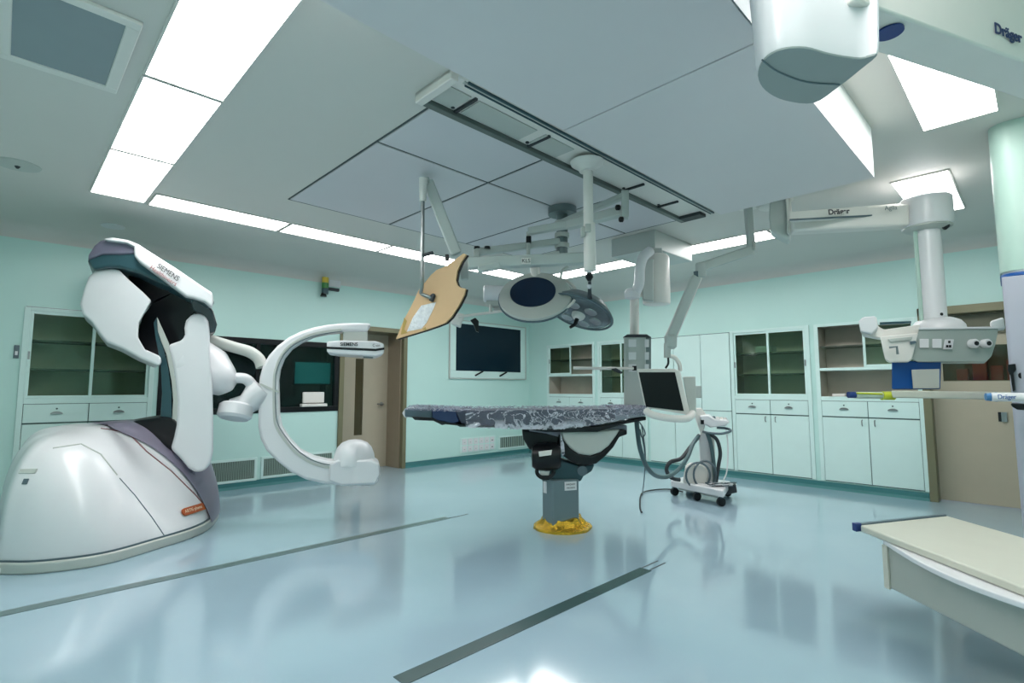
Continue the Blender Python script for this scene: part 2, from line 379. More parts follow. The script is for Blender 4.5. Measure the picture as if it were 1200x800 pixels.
cabinet('B', *cabsB[0], 'mint cabinet nearest the far corner with an open lower shelf, right wall', 0, open_bottom=True, slide=1)
cabinet('B', *cabsB[1], 'mint glass fronted cabinet behind the socket column of the middle pendant', 0)
cabinet('B', *cabsB[3], 'mint cabinet with two dark glass doors right of the tall plain cupboard', 0)
cabinet('B', *cabsB[4], 'mint cabinet with an open niche and one glass pane beside the sliding door', 0, open_bottom=True, slide=0)
# tall plain cupboard
s0, s1 = cabsB[2]; t = thing('tall_cupboard', 'tall plain mint cupboard with flush doors behind the hanging monitor', 'cupboard', wp('B', (s0+s1)/2, 0, 0.1))
pbox('carcass', *wb('B', s0, s1, 0, -0.3, 0.1, 2.06), M_gap, t)
n = 3
for k in range(n):
    a = s0+(s1-s0)*k/n; b = s0+(s1-s0)*(k+1)/n
    pbox('door', *wb('B', a+0.004, b-0.004, 0.0, 0.018, 0.93, 2.05), M_cab, t, 0.002); pbox('door', *wb('B', a+0.004, b-0.004, 0.0, 0.018, 0.11, 0.922), M_cab, t, 0.002)

# clutter in the niche and bottles in the glass cabinet
for (s, z, w, h) in ((1.75, 1.15, 0.14, 0.035), (1.55, 1.15, 0.10, 0.025)):
    q = pbox('instrument_packet', *wb('B', s, s+w, -0.02, -0.12, z, z+h), M_white2, bevel=0.006)
    setp(q, 'small wrapped white packet lying in the open niche of the cabinet beside the sliding door', 'packet', 'white packets in the open niche')
q = pbox('carton', *wb('B', 2.6, 2.82, -0.06, -0.25, 1.755, 1.84), mat('carton_grey', srgb(160, 170, 160), 0.6), bevel=0.004)
setp(q, 'pale carton on the upper shelf behind the glass of the two pane mint cabinet', 'box')

# ------------------------------------------------------------------ control window, left wall
w1 = thing('window_1', 'wide black framed control room window in the left wall', 'window', wp('A', 2.4, 0, WIN[2]), kind='structure')
s0, s1, z0, z1 = WIN
bm = NB(); g = 0.07
for r in rim(s0, s1, z0, z1, g)+((2.36, 2.40, z0+g, z1-g),): box(bm, *wb('A', r[0], r[1], -0.05, 0.012, r[2], r[3]))
finish('window_frame', bm, M_black, w1, 0.004)
pbox('pane', *wb('A', s0+g, s1-g, -0.02, -0.025, z0+g, z1-g), M_glassd, w1)
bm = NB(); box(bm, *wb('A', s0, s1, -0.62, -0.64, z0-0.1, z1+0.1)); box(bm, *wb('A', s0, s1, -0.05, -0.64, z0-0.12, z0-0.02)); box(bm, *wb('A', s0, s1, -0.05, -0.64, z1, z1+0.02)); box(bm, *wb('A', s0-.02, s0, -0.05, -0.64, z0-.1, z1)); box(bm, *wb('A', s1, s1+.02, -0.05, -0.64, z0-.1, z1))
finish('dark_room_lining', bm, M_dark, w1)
mo = thing('desk_monitor', 'teal lit monitor glowing behind the black control window', 'monitor', wp('A', 3.1, -0.3, z0+0.02))
pbox('screen', *wb('A', 2.95, 3.46, -0.2, -0.21, 1.32, 1.62), M_tealscr, mo); pbox('casing', *wb('A', 2.93, 3.48, -0.21, -0.24, 1.30, 1.64), M_black, mo, 0.004)
pr = thing('desk_printer', 'white boxy device on the sill below the teal monitor in the control window', 'printer', wp('A', 3.1, 0, 0.98))
pbox('body', *wb('A', 2.98, 3.28, 0.03, -0.01, 1.05, 1.20), M_white2, pr, 0.01); pbox('base_plate', *wb('A', 2.95, 3.31, 0.07, -0.01, 1.00, 1.04), M_white2, pr, 0.008)
# black filler between cabinet and window
# ------------------------------------------------------------------ grilles, sockets, switch, tv, alarm
def grille(label, s0, s1, z0, z1, n, m=M_cab):
    t = thing('air_grille', label, 'grille', wp('A', (s0+s1)/2, 0, z0)); bm = NB(); f = 0.03
    for r in rim(s0, s1, z0, z1, f): box(bm, *wb('A', r[0], r[1], 0.0, 0.018, r[2], r[3]))
    finish('frame', bm, m, t, 0.003)
    bm = NB()
    for k in range(n):
        c = s0+f+(s1-s0-2*f)*(k+0.5)/n; w = (s1-s0-2*f)/n*0.45
        box(bm, *wb('A', c-w/2, c+w/2, 0.004, 0.014, z0+f, z1-f))
    finish('louvre', bm, mat('louvre_grey', srgb(150, 170, 160), 0.4), t)
    pbox('backing', *wb('A', s0+f, s1-f, 0.001, 0.003, z0+f, z1-f), M_trim2, t)
grille('white framed air grille low on the left wall beside the robot base', 1.78, 2.42, 0.08, 0.37, 30)
grille('white framed air grille low on the left wall behind the C-arm', 2.47, 3.46, 0.09, 0.37, 44)
grille('dark slotted air grille low on the wall below the large screen near the corner', 6.66, 7.40, 0.12, 0.37, 12)
t = thing('socket_panel', 'white low wall panel of sockets left of the corner air grille', 'socket panel', wp('A', 6.1, 0, 0.14))
pbox('plate', *wb('A', 5.75, 6.58, 0.0, 0.012, 0.13, 0.39), M_cab, t, 0.003)
for r in range(2):
    for k in range(6):
        sx = 5.79+k*0.13; so = pbox('socket', *wb('A', sx, sx+0.10, 0.012, 0.022, 0.15+r*0.12, 0.25+r*0.12), M_white, t, 0.003)
        pbox('slots', *wb('A', sx+0.035, sx+0.065, 0.0215, 0.0235, 0.185+r*0.12, 0.20+r*0.12), M_black if k == 5 else M_grey, so)
t = thing('wall_switch', 'small grey switch on the wall left of the glass cabinet', 'switch', wp('A', 0.09, 0, 1.56))
pbox('plate', *wb('A', 0.075, 0.115, 0.0, 0.012, 1.55, 1.68), M_slate, t, 0.003); pbox('rocker', *wb('A', 0.085, 0.105, 0.012, 0.018, 1.58, 1.62), M_white, t)
# tv
t = thing('wall_screen', 'large dark screen in a white frame recessed on the far left wall', 'screen', wp('A', 6.4, 0, 1.45))
s0, s1, z0, z1 = 5.50, 7.36, 1.43, 2.44
bm = NB(); g = 0.13
for r in rim(s0, s1, z0, z1, g, g, g, 0.05): box(bm, *wb('A', r[0], r[1], 0.0, 0.03, r[2], r[3]))
finish('frame', bm, M_cab, t, 0.01)
pbox('display', *wb('A', s0+g, s1-g, 0.0, 0.02, z0+g, z1-0.05), M_tvs, t)
bm = NB()
for r in rim(s0-.012, s1+.012, z0-.012, z1+.012, .0125): box(bm, *wb('A', r[0], r[1], 0.0, 0.034, r[2], r[3]))
finish('edge_strip', bm, M_grey, t)
for c in (6.15, 6.75):
    bm = NB(); beam(bm, wp('A', c-0.09, 0.04, z0+0.05), wp('A', c+0.09, 0.04, z0+0.13), 0.02, 0.025); finish('stand_foot', bm, M_black, t)
# alarm
t = thing('signal_lamp', 'yellow and green signal lamp high on the left wall above the C-arm', 'lamp', wp('A', 3.27, 0.05, 2.62))
pbox('bracket', *wb('A', 3.25, 3.45, 0.0, 0.04, 2.66, 2.70), M_strap, t)
for nm, z, m, r in (('amber_lens', 2.79, M_amber, 0.045), ('green_lens', 2.71, M_green, 0.045), ('lamp_base', 2.63, M_teal, 0.045)):
    plathe(nm, wp('A', 3.22, 0.07, z-0.04), [(r, 0), (r, 0.075)], m, t, n=18)
plathe('lamp_foot', wp('A', 3.20, 0.07, 2.55), [(0.045, 0), (0.03, 0.05), (0.02, 0.06)], M_black, t, n=16)
pbox('label_plate', *wb('A', 3.30, 3.48, 0.0, 0.02, 2.72, 2.82), M_white, t, 0.01)

# ------------------------------------------------------------------ ceiling: lights, panels, housing, vent
def ceiling_light(x0, x1, y0, y1, label, group, proto=[None]):
    t = thing('ceiling_light', label, 'light', ((x0+x1)/2, (y0+y1)/2, H-0.012), group)
    bm = NB(); f = 0.012
    for q in rim(x0, x1, y0, y1, f): box(bm, (q[0], q[2], H-0.012), (q[1], q[3], H+0.001))
    finish('frame', bm, M_ceil, t)
    pbox('diffuser', (x0+f, y0+f, H-0.007), (x1-f, y1-f, H-0.001), M_light, t, smooth=False)
gl = 'light panels of the strip above the robot'
for i, (a, b) in enumerate(((4.39, 5.50), (3.215, 4.38), (2.03, 3.205), (0.85, 2.02))):
    ceiling_light(0.43, 0.82, a, b, ['square ended light panel of the left strip, farthest from the camera', 'second light panel from the far end of the left strip', 'third light panel from the far end of the left strip', 'nearest light panel of the left strip, cut by the top edge'][i], gl)
for i, (a, b) in enumerate(((0.84, 1.97), (1.985, 3.13), (3.145, 4.30), (4.315, 5.45))):
    ceiling_light(a, b, 5.17, 5.53, ['first light panel from the left in the strip over the left wall', 'second light panel from the left in the strip over the left wall', 'third light panel from the left in the strip, behind the tan board', 'fourth light panel from the left in the strip, behind the surgical lamp arms'][i], 'light panels of the strip along the left wall')
for i, (a, b) in enumerate(((4.30, 5.45), (3.10, 4.28), (1.93, 3.08), (0.83, 1.91))):
    ceiling_light(5.60, 5.97, a, b, ['farthest light panel of the strip over the right wall cabinets', 'second farthest light panel of the right strip, beside the middle pendant mount', 'long light panel behind the monitor arm', 'nearest light panel of the right strip, above the jointed pendant arm'][i], 'light panels of the strip along the right wall')
for i, (a, b, c, d) in enumerate(((3.0, 4.13, 0.08, 0.45), (5.0, 6.2, 0.40, 0.77), (1.80, 2.96, 0.08, 0.45), (0.62, 1.76, 0.08, 0.45), (-0.55, 0.58, 0.08, 0.45))):
    ceiling_light(a, b, c, d, ['bright light panel beside the housing below the large pendant arm', 'light panel above the round pendant joint at the right', 'light panel over the large pendant arm at the top edge', 'added unseen light panel overhead, brightening the white pendant head', 'added unseen light panel behind the viewer, brightening the pendant head'][i], 'light panels at the right side')  # the last pair is added out of view to brighten the white pendant head
# ceiling panels
XS = [1.70, 2.70, 3.70, 4.66]; YS = [2.36, 3.03, 4.53]
for i in range(3):
    for j in range(2):
        q = pbox('ceiling_panel', (XS[i]+0.012, YS[j]+0.012, H-0.006), (XS[i+1]-0.012, YS[j+1]-0.012, H), M_panel, bevel=0.003)
        setp(q, 'flush grey ceiling panel, %s in the %s row left of the track' % (['nearest', 'middle', 'farthest'][i], ['narrow inner', 'wide outer'][j]), 'ceiling panel', 'flush grey ceiling panels')
bm = NB()
for x in XS: box(bm, (x-0.006, YS[0], H-0.004), (x+0.006, YS[2], H))
for y in YS: box(bm, (XS[0], y-0.006, H-0.003), (XS[-1], y+0.006, H))
structure('trim_9', bm, M_line)
# dropped housing
t = thing('air_flow_housing', 'large grey dropped ceiling housing with a white side', 'ceiling housing', (2.2, 1.2, 2.58))
HX0, HX1, HY0, HY1 = 0.2, 3.86, 0.67, 1.655
pbox('side_skirt', (HX0, HY0, 2.585), (HX1, HY1, H), M_boxside, t); pbox('added_side_sheet', (HX0, HY0-0.006, 2.576), (2.42, HY0-0.001, H-0.001), mat('added_sheet_grey', srgb(120, 130, 132), 0.5), t)  # added dark grey sheet dulls the bright near end of the white side
bm = NB(); box(bm, (HX0, HY0, 2.575), (1.99, HY1, 2.586)); box(bm, (2.0, HY0, 2.575), (HX1, HY1, 2.586)); finish('bottom_panel', bm, M_box, t)
# track
t = thing('ceiling_track', 'long dark edged equipment track on the ceiling beside the housing', 'track', (3.1, 2.2, 2.84))
X0, X1, Y0, Y1 = 1.56, 4.62, 2.04, 2.37
pbox('casing', (X0, Y0, 2.875), (X1, Y1, H), M_white2, t, 0.01)
bm = NB(); box(bm, (X0+.05, Y1-0.045, 2.845), (X1-.02, Y1, 2.876)); finish('dark_rail', bm, mat('rail_grey', srgb(92, 102, 98), 0.4), t, 0.003)
bm = NB(); box(bm, (X0+.12, Y0+0.0, 2.862), (X1, Y0+0.01, 2.876)); box(bm, (X0+.12, Y0+0.03, 2.862), (X1, Y0+0.038, 2.876)); finish('side_rail', bm, M_teal, t)
pbox('inner_rail', (X0+.1, Y0+0.011, 2.868), (X1, Y0+0.029, 2.876), M_grey, t)
bm = NB(); box(bm, (X0, Y0, 2.84), (X0+0.05, Y1, 2.90)); finish('end_cap', bm, M_white2, t, 0.006)
bm = NB(); box(bm, (X1-0.12, Y0+.08, 2.846), (X1, Y1, 2.876)); finish('end_carriage', bm, M_strap, t, 0.004)
for x in (1.80, 2.42, 2.9, 3.55, 4.1):
    c = pbox('cross_bar', (x, Y0+0.09, 2.86), (x+0.018, Y1-0.045, 2.876), M_strap, t)
    plathe('bolt', (x-0.03, Y1-0.075, 2.866), [(0.012, 0), (0.012, 0.008)], M_strap, c, n=10)
for a, b in ((1.63, 1.78), (1.84, 2.32), (2.40, 2.69)): pbox('cover_plate', (a, Y0+0.10, 2.868), (b, Y1-0.06, 2.876), M_grey, t)
# vent panel left
t = thing('ceiling_vent', 'grey square panel in a white frame on the ceiling at the top left', 'vent', (0.15, 3.1, H-0.02))
bm = NB(); x0, x1, y0, y1 = -0.12, 0.36, 2.75, 3.52; f = 0.055
for q in rim(x0, x1, y0, y1, f): box(bm, (q[0], q[2], H-0.02), (q[1], q[3], H))
finish('frame', bm, M_white2, t, 0.005); pbox('panel', (x0+f, y0+f, H-0.012), (x1-f, y1-f, H), mat('vent_grey', srgb(140, 152, 156), 0.5), t)
t = thing('smoke_detector', 'small round detector on the ceiling at the left edge', 'detector', (-0.01, 5.2, H-0.02))
plathe('disc', (-0.01, 5.22, H-0.014), [(0.06, 0), (0.13, 0.006), (0.135, 0.014)], M_grey, t); plathe('sensor', (-0.01, 5.22, H-0.03), [(0.008, 0), (0.018, 0.016)], M_strap, t, n=12)
t = thing('ceiling_fitting', 'small pale fitting on the ceiling above the head of the robot', 'fitting', (0.9, 6.1, H-0.02))
plathe('disc', (0.72, 6.55, H-0.016), [(0.07, 0), (0.1, 0.006), (0.1, 0.016)], M_white, t)

# ------------------------------------------------------------------ robot base
rb = thing('robotic_imaging_arm', 'white robotic floor stand holding a C-arm, with rounded base and dark purple head', 'imaging robot', L(-3.4, 4.5, 0))
FOOT = [(-3.80,3.98),(-3.55,3.70),(-3.42,3.66),(-3.2,3.68),(-2.93,3.84),(-2.80,4.17),(-2.70,4.58),(-2.80,5.0),(-3.0,5.33),(-3.5,5.5),(-4.1,5.4),(-4.35,5.0),(-4.25,4.5),(-4.0,4.15)]
def hood(scale=1.0, zc=0.93, z0=0.05, dz=0.0):
    foot = crom([(u, d, 0) for u, d in FOOT], True, 6); C = Vector((-3.62, 4.62, 0)); bm = NB(); rings = []
    N = 22
    for k in range(N+1):
        f = k/N; r = 1-f**1.5 if False else (1-f)
        ring = []
        for p in foot:
            v = (p-C)*scale; ang = math.atan2(v.y, v.x)
            w = max(0, math.cos(ang+0.15))**1.5                 # slopes towards the right
            nn = 1.5*w+5.5*(1-w); mm = 1.12*w+2.6*(1-w)
            rr = math.sin((1-f)*math.pi/2)**0.8 if True else r
            rr = max(rr, 0.0)
            z = z0+(zc-z0)*max(0, 1-rr**nn)**(1/mm)
            q = C+v*rr
            sd = ((q.x+2.67)*0.178+(q.y-4.15)*0.985); st = min(1, max(0, sd/0.10+0.5)); st = st*st*(3-2*st)
            z = z+(0.035*st-0.03)*(1-rr**6); q = C+v*rr*(1+(0.012*st))
            ring.append(bm.verts.new(L(q.x, q.y, z+dz)))
        rings.append(ring)
    n = len(foot)
    for a, b in zip(rings[:-1], rings[1:-1]):
        for k in range(n): bm.faces.new((a[k], a[(k+1) % n], b[(k+1) % n], b[k]))
    bm.faces.new(rings[-2])
    low = [bm.verts.new(v.co-UP*(0.0)) for v in []]
    return bm
bm = hood(); bmesh.ops.recalc_face_normals(bm, faces=bm.faces); BV = BVHTree.FromBMesh(bm)
def hit(px, py, bv=None):
    r = ray(px, py).normalized(); h = (bv or BV).ray_cast(O, r)
    return (h[0], h[1]) if h[0] is not None else (None, None)
finish('base_hood', bm, M_white, rb, ang=70)
bm = NB(); fo = crom([L(-3.62+(u+3.62)*1.03, 4.62+(d-4.62)*1.03, 0.0) for u, d in FOOT], True, 5); prism(bm, fo, (0, 0, 0.075)); finish('base_plinth', bm, M_grey, rb, 0.012)
bm = NB(); fo = crom([L(-3.62+(u+3.62)*1.012, 4.62+(d-4.62)*1.012, 0.0) for u, d in FOOT], True, 5); prism(bm, [p+UP*0.075 for p in fo], (0, 0, 0.012)); finish('plinth_seam', bm, M_slate, rb)
def on_hood(name, pxs, r, m, off=0.004, flat=1):
    P = []
    for i in range(len(pxs)-1):
        for k in range(8):
            x = pxs[i][0]+(pxs[i+1][0]-pxs[i][0])*k/8; y = pxs[i][1]+(pxs[i+1][1]-pxs[i][1])*k/8
            h, nrm = hit(x, y)
            if h is not None: P.append(h)
    if len(P) > 1: return ptube(name, P, r, m, rb, n=8)
on_hood('hood_seam', [(140, 560), (158, 580), (178, 606), (197, 634)], 0.004, M_slate)
on_hood('band_seam', [(118, 502), (140, 505), (155, 512), (172, 529), (201, 552), (230, 581), (240, 593), (249, 612)], 0.006, mat('red_brown', srgb(120, 70, 72), 0.5))
# purple side band: offset copy of the hood right of the seam
bm = hood(scale=1.025, zc=0.95, z0=0.05)
ha, _ = hit(160, 517); hb, _ = hit(234, 587)
ha = ha or L(-3.38, 4.3, .8); hb = hb or L(-2.7, 4.3, .3)
lin = (hb-ha); lin.z = 0; lin.normalize(); nrm = Vector((lin.y, -lin.x, 0))
if nrm.dot(FW) < 0: nrm = -nrm
geom = bm.verts[:]+bm.edges[:]+bm.faces[:]
bmesh.ops.bisect_plane(bm, geom=geom, plane_co=ha, plane_no=nrm, clear_inner=True)
bmesh.ops.bisect_plane(bm, geom=bm.verts[:]+bm.edges[:]+bm.faces[:], plane_co=ha-RT*0.36, plane_no=RT, clear_inner=True)
finish('side_band', bm, M_lilband, rb, ang=70)
# badge
hp, hn = hit(225, 597.5)
if hp is not None:
    a, _ = hit(213, 601); b, _ = hit(232, 595)
    xd = (b-a).normalized() if a is not None and b is not None else RT
    yd = hn.cross(xd).normalized()
    if yd.z < 0: yd = -yd
    zn = hn if hn.dot(FW) < 0 else -hn
    pts = [hp+xd*(sx*0.10)+(xd*math.cos(q)*sx*0 if 0 else Vector((0, 0, 0))) for sx in (1,)]
    pl = []
    for q in range(9):
        an = math.pi/2+math.pi*q/8; pl.append(hp+zn*0.004+xd*(-0.10+0.032*math.cos(an))+yd*0.032*math.sin(an))
    pl += [hp+zn*0.004+xd*0.14-yd*0.032, hp+zn*0.004+xd*0.14+yd*0.032]
    bd = pprism('badge', pl, zn*0.012, M_orange, rb)
    text('ARTIS pheno', 0.04, hp+zn*0.018+xd*0.0, xd, yd, mat('badge_ink', srgb(240, 220, 190), 0.5), bd)
# front socket recess on the hood and its side cover crease
for (x, y, w_, h_, m, nm) in ((33, 552, 0.11, 0.035, M_grey, 'recess_handle'), (30, 564, 0.035, 0.04, M_slate, 'key_socket')):
    p, nn = hit(x, y)
    if p is not None:
        if nn.dot(FW) > 0: nn = -nn
        xd = UP.cross(nn).normalized(); yd = nn.cross(xd)
        pobox(nm, p, xd, yd, nn, w_, h_, 0.012, m, rb, 0.004)
on_hood('hood_crease', [(62, 525), (95, 520), (118, 532), (140, 560)], 0.006, M_grey)
# floor flap beside the base at the left edge
fl = [G(x, y, 0.0) for x, y in ((-60, 652), (2, 655), (22, 668), (-10, 676), (-70, 678))]
q = pprism('floor_cover', fl, (0, 0, 0.05), M_white, bevel=0.012); setp(q, 'low white cover on the floor touching the robot base, at the left edge', 'cover')

# lower arm of the robot
def PP(name, pts, d, th, m, bevel=0.02, smooth=0, parent=rb, **k):
    return pprism(name, px_out(pts, d, smooth), away(px_out(pts, d, smooth))*th, m, parent, bevel, **k)
PP('turntable', [(128,500),(150,495),(190,488),(205,490),(214,500),(220,530),(205,530),(180,520),(150,505)], 4.75, 0.5, M_black, 0.03)
PP('arm_cover', [(218,375),(224,369),(232,366.5),(240,369),(244.5,376),(246,388),(246,415),(249,450),(250,490),(250,528),(247,543),(240,552),(230,554),(221,549),(212,538),(200,526),(204,512),(207,498),(208,470),(205,440),(201,418),(197,404),(205,401),(214,398),(217,391),(216,384)], 4.72, 0.36, M_white, 0.028, seg=4)
PP('arm_side', [(184,371),(190,384),(198,402),(203,420),(209,445),(211,475),(210,505),(204,528),(196,518),(201,500),(203,470),(201,445),(195,415),(189,400),(185,388)], 4.76, 0.3, M_grey, 0.006, seg=3)
PP('arm_back_band', [(184,371),(186,390),(191,405),(197,430),(201,460),(201,490),(196,519),(188,512),(188,490),(190,460),(188,425),(182,395),(180,378)], 4.80, 0.26, M_teal, 0.006)
PP('shoulder_joint', [(192,348),(178,356),(167,371),(162.5,388),(163,402),(168,412),(178,417),(189,419),(200,410),(208,403),(216,396),(218,376),(232,362),(250,392),(254.5,380),(250,364),(243,354),(225,345),(205,332),(185,322),(160,318),(150,322),(152,345),(160,360)], 4.86, 0.34, M_black, 0.03, seg=4)
PP('wrist_tail', [(222,348),(232,349),(243,354),(250,364),(254.5,380),(252,389),(245,391),(243,380),(236,368),(226,364)], 4.74, 0.2, mat('glossy_charcoal', srgb(44, 52, 60), 0.15, coat=0.6), 0.02)
PP('counterweight', [(132,314),(112,316),(104,324),(98,340),(93.5,356),(97,368),(108,378),(116,390),(125,401),(143,408),(165,420),(187,429),(190,424),(188,417),(170,409),(162,395),(163,378),(172,362),(178,352),(168,342),(152,328),(140,316)], 4.68, 0.62, M_white, 0.09, seg=5)
# head
head = [(103,306),(104,298),(111,287),(118,281),(127,279.5),(150,282.5),(160,287),(205,316),(249,345),(252,356),(246,360),(235,352),(222,348),(200,336),(185,330),(165,320),(150,316),(140,313),(125,313),(110,316)]
PP('head_shell', head, 4.62, 0.75, M_teal, 0.03, seg=4)
PP('head_end', [(103,305),(104,298),(111,287),(118,281.5),(127,280),(150,283),(157,287),(158,297),(140,298),(120,298)], 4.60, 0.3, M_purple, 0.02)
hc = PP('head_cover', [(157,286),(163,286.5),(205,313),(249,343),(250.5,352),(249,361),(240,353),(226,348.5),(218,347),(190,326),(163,306),(157.5,299)], 4.52, 0.12, M_white, 0.02, seg=4)
PP('head_top_rim', [(122,279.5),(132,278),(150,281),(163,286.5),(249,343),(248,346),(205,316),(158,289),(148,284),(126,281.5)], 4.55, 0.8, M_white, 0.008)
sl = math.radians(-33.5); xd = RT*math.cos(sl)+UP*math.sin(sl); yd = -RT*math.sin(sl)+UP*math.cos(sl)
text('SIEMENS', 0.062, W(197, 319, 4.505), xd, yd, M_inkd, hc); text('Healthineers', 0.056, W(192, 322.5, 4.505)-yd*0.006, xd, yd, mat('maroon_ink', srgb(150, 90, 90), 0.5), hc)

# fore arm, wrist, hose
bm = NB(); tube(bm, [W(228, 425, 4.95), W(245, 434, 4.95), W(258, 445, 4.93), W(266, 452, 4.92), W(270, 457, 4.92)], [0.24, 0.22, 0.165, 0.12, 0.03], 24); finish('fore_arm', bm, M_white, rb, ang=60)
bm = NB(); tube(bm, crom([W(262, 446, 4.95), W(275, 443, 4.97), (W(288, 444, 5.0)), W(296, 452, 5.04), W(302, 462, 5.06)], False, 5), [0.05]*21, 16); finish('wrist_link', bm, M_white, rb, ang=60)
bm = NB(); lathe(bm, W(276, 482, 4.96), [(0.03, -0.075), (0.125, -0.07), (0.15, -0.045), (0.15, 0.05), (0.13, 0.07), (0.03, 0.075)], Vector((0.25, 0.2, 1)), 28); finish('wrist_joint', bm, M_white, rb, ang=35)
bm = NB(); tube(bm, [W(272, 478, 5.0), W(288, 474, 5.03), W(300, 464, 5.06), W(309, 456, 5.08)], [0.09, 0.1, 0.13, 0.12], 20); finish('c_arm_coupling', bm, M_white, rb, ang=60)
ptube('cable_hose', crom([W(240, 396, 5.0), W(255, 401, 5.02), W(275, 407, 5.06), W(292, 412, 5.08), W(303, 420, 5.1), W(307, 430, 5.1)], False, 5), 0.055, M_grey, rb)
# C arm as a child part group: swept C section
outer = [(436,378.5),(415,378),(400,378.5),(384,380),(368,383),(352,388),(338,395),(325,405),(315,416),(308,428),(304,442),(302.5,460),(302.5,500),(305,514),(312,528),(324,540),(340,553),(358,562),(378,567),(410,570),(436,569.5),(443,566)]
inner = [(445,545),(436,541),(410,542),(385,540),(368,536),(352,528),(339,514),(330,500),(327,485),(326,445),(328,432),(333,419),(342,408),(354,400),(370,393),(385,390),(400,388.5),(415,388.5),(431,389)]
PP('c_arm', outer+inner, 5.0, 0.24, M_white, 0.03, seg=3)
def midpath(o, i, t): return [((1-t)*a[0]+t*b[0], (1-t)*a[1]+t*b[1]) for a, b in zip(o, i)]
oc = outer[2:20]; ic = inner[::-1][2:20][:18]
mp = [(400,386),(384,388),(368,391),(352,397),(338,406),(329,417),(323.5,430),(321,445),(321,485),(324,501),(333,515),(346,530),(362,541),(378,546.5),(395,548),(412,548.5)]
def ribbon(name, path, d, wpx, th, m):
    P = crom([W(x, y, d) for x, y in path], False, 4); a, b = [], []
    for i, p in enumerate(P):
        t = (P[min(i+1, len(P)-1)]-P[max(i-1, 0)]).normalized(); n_ = t.cross(FW).normalized()
        w_ = wpx/F*d/2; a.append(p+n_*w_); b.append(p-n_*w_)
    return pprism(name, a+b[::-1], away(a)*th, m, rb)
ribbon('c_arm_track', mp, 4.99, 2.6, 0.012, M_grey)
ribbon('c_arm_inner_rail', [(x+(1.5 if y < 465 else 2.2), y+(2 if y < 465 else -3)) for x, y in mp], 4.992, 1.0, 0.01, M_mid)
PP('cover_joint', [(303,449.5),(306,449),(327,458.5),(327,460.5),(310,454)], 4.985, 0.02, M_grey, 0)
# detector
PP('detector_neck', [(402,388),(431,388),(431,401),(402,401)], 5.02, 0.26, M_grey, 0.01)
dt = PP('detector', [(383,400),(400,398.5),(440,399.5),(450,402.5),(450,414),(441,417.5),(395,414.5),(383,412.5)], 4.93, 0.42, M_white, 0.015)
pp = PP('detector_band', [(382.5,406),(440,408.5),(450.5,407),(450.5,409.5),(440,411.2),(382.5,408.6)], 4.925, 0.43, M_black, 0, parent=dt)
PP('collimator_tip', [(425,416),(438,417),(437,419.5),(426,419)], 5.05, 0.12, M_mid, 0.004)
text('SIEMENS', 0.045, W(409, 403.4, 4.92), RT, UP, M_inkd, dt, bold=0.001); text('C-on', 0.035, W(441, 404.6, 4.92), RT, UP, M_inkd, dt)
# tube housing dome
c0 = W(415, 541, 5.12)
bm = NB(); lathe(bm, c0, [(0.195, -0.02), (0.195, 0.02), (0.185, 0.08), (0.16, 0.14), (0.12, 0.185), (0.06, 0.21), (0.005, 0.216)], UP, 32); finish('tube_dome', bm, M_white, rb, ang=50)
PP('tube_housing', [(386,544),(396,539),(436,539),(445,544),(446,556),(440,567),(400,569),(385,563)], 4.94, 0.38, M_white, 0.018, seg=3)

# ------------------------------------------------------------------ operating table
ot = thing('operating_table', 'operating table wrapped in clear plastic on a grey column', 'operating table', G(659, 614, 0))
D0 = 4.62
def TT(name, pts, d, th, m, bevel=0.01, parent=ot, **k): return pprism(name, px_out(pts, d), FW*th, m, parent, bevel, **k)
TT('foot_plate', [(474,479),(506,479),(507,491),(490,490),(474,488)], D0+0.05, 0.5, M_slate, 0.012)
TT('blue_pad', [(506,479),(534,480),(538,494),(530,497),(507,491)], D0+0.03, 0.5, mat('dark_blue_pad', srgb(34, 52, 92), 0.4), 0.012)
TT('table_frame', [(482,488),(508,489.5),(514,493),(528,495),(537,497),(560,500),(700,500),(735,494),(757,488),(757,492),(730,497),(700,506),(640,506),(600,501),(560,500.5),(545,500),(539,500),(536,498.5),(522,497),(518,498),(508,493),(495,492.5),(486,492)], D0+0.02, 0.45, M_black, 0.004)
TT('mattress', [(532,480),(560,481),(640,480),(720,479),(722,492),(700,499),(640,502),(600,501),(552,498),(540,496)], D0+0.02, 0.52, mat('charcoal_mattress', srgb(58, 62, 78), 0.35, var=0.3, scale=14, bump=0.5, bscale=18), 0.02)
TT('end_plate', [(720,478),(757,477.5),(760,482),(756,488),(722,492)], D0+0.02, 0.5, mat('pale_wrap_grey', srgb(150, 156, 160), 0.35, var=0.3, scale=18, bump=0.6), 0.012)
# crumpled plastic film over the top: displaced sheet, hangs over the near edge
def film(name, x0, x1, ytop, drop, seed, m, amp=0.012):
    rnd = random.Random(seed); bm = NB(); NX, NY = 90, 16; rows = []
    for j in range(NY+1):
        row = []
        for i in range(NX+1):
            f = i/NX; x = x0+(x1-x0)*f; t = j/NY
            dpx = drop(f)
            if t < 0.5:   # top, far to near
                p = W(x, ytop(f), D0+0.02)+FW*(0.52*(1-t/0.5))+UP*0.008
            else:
                p = W(x, ytop(f)+dpx*(t-0.5)/0.5, D0)
            a = amp*(0.8 if t < 0.4 else 0.6)
            p = p+Vector((rnd.uniform(-a, a), rnd.uniform(-a, a), rnd.uniform(-a, a)*(0.9 if t < 0.5 else 0.5)))
            row.append(bm.verts.new(p))
        rows.append(row)
    for a, b in zip(rows, rows[1:]):
        for i in range(NX): bm.faces.new((a[i], a[i+1], b[i+1], b[i]))
    return finish(name, bm, m, ot, smooth=True, ang=25)
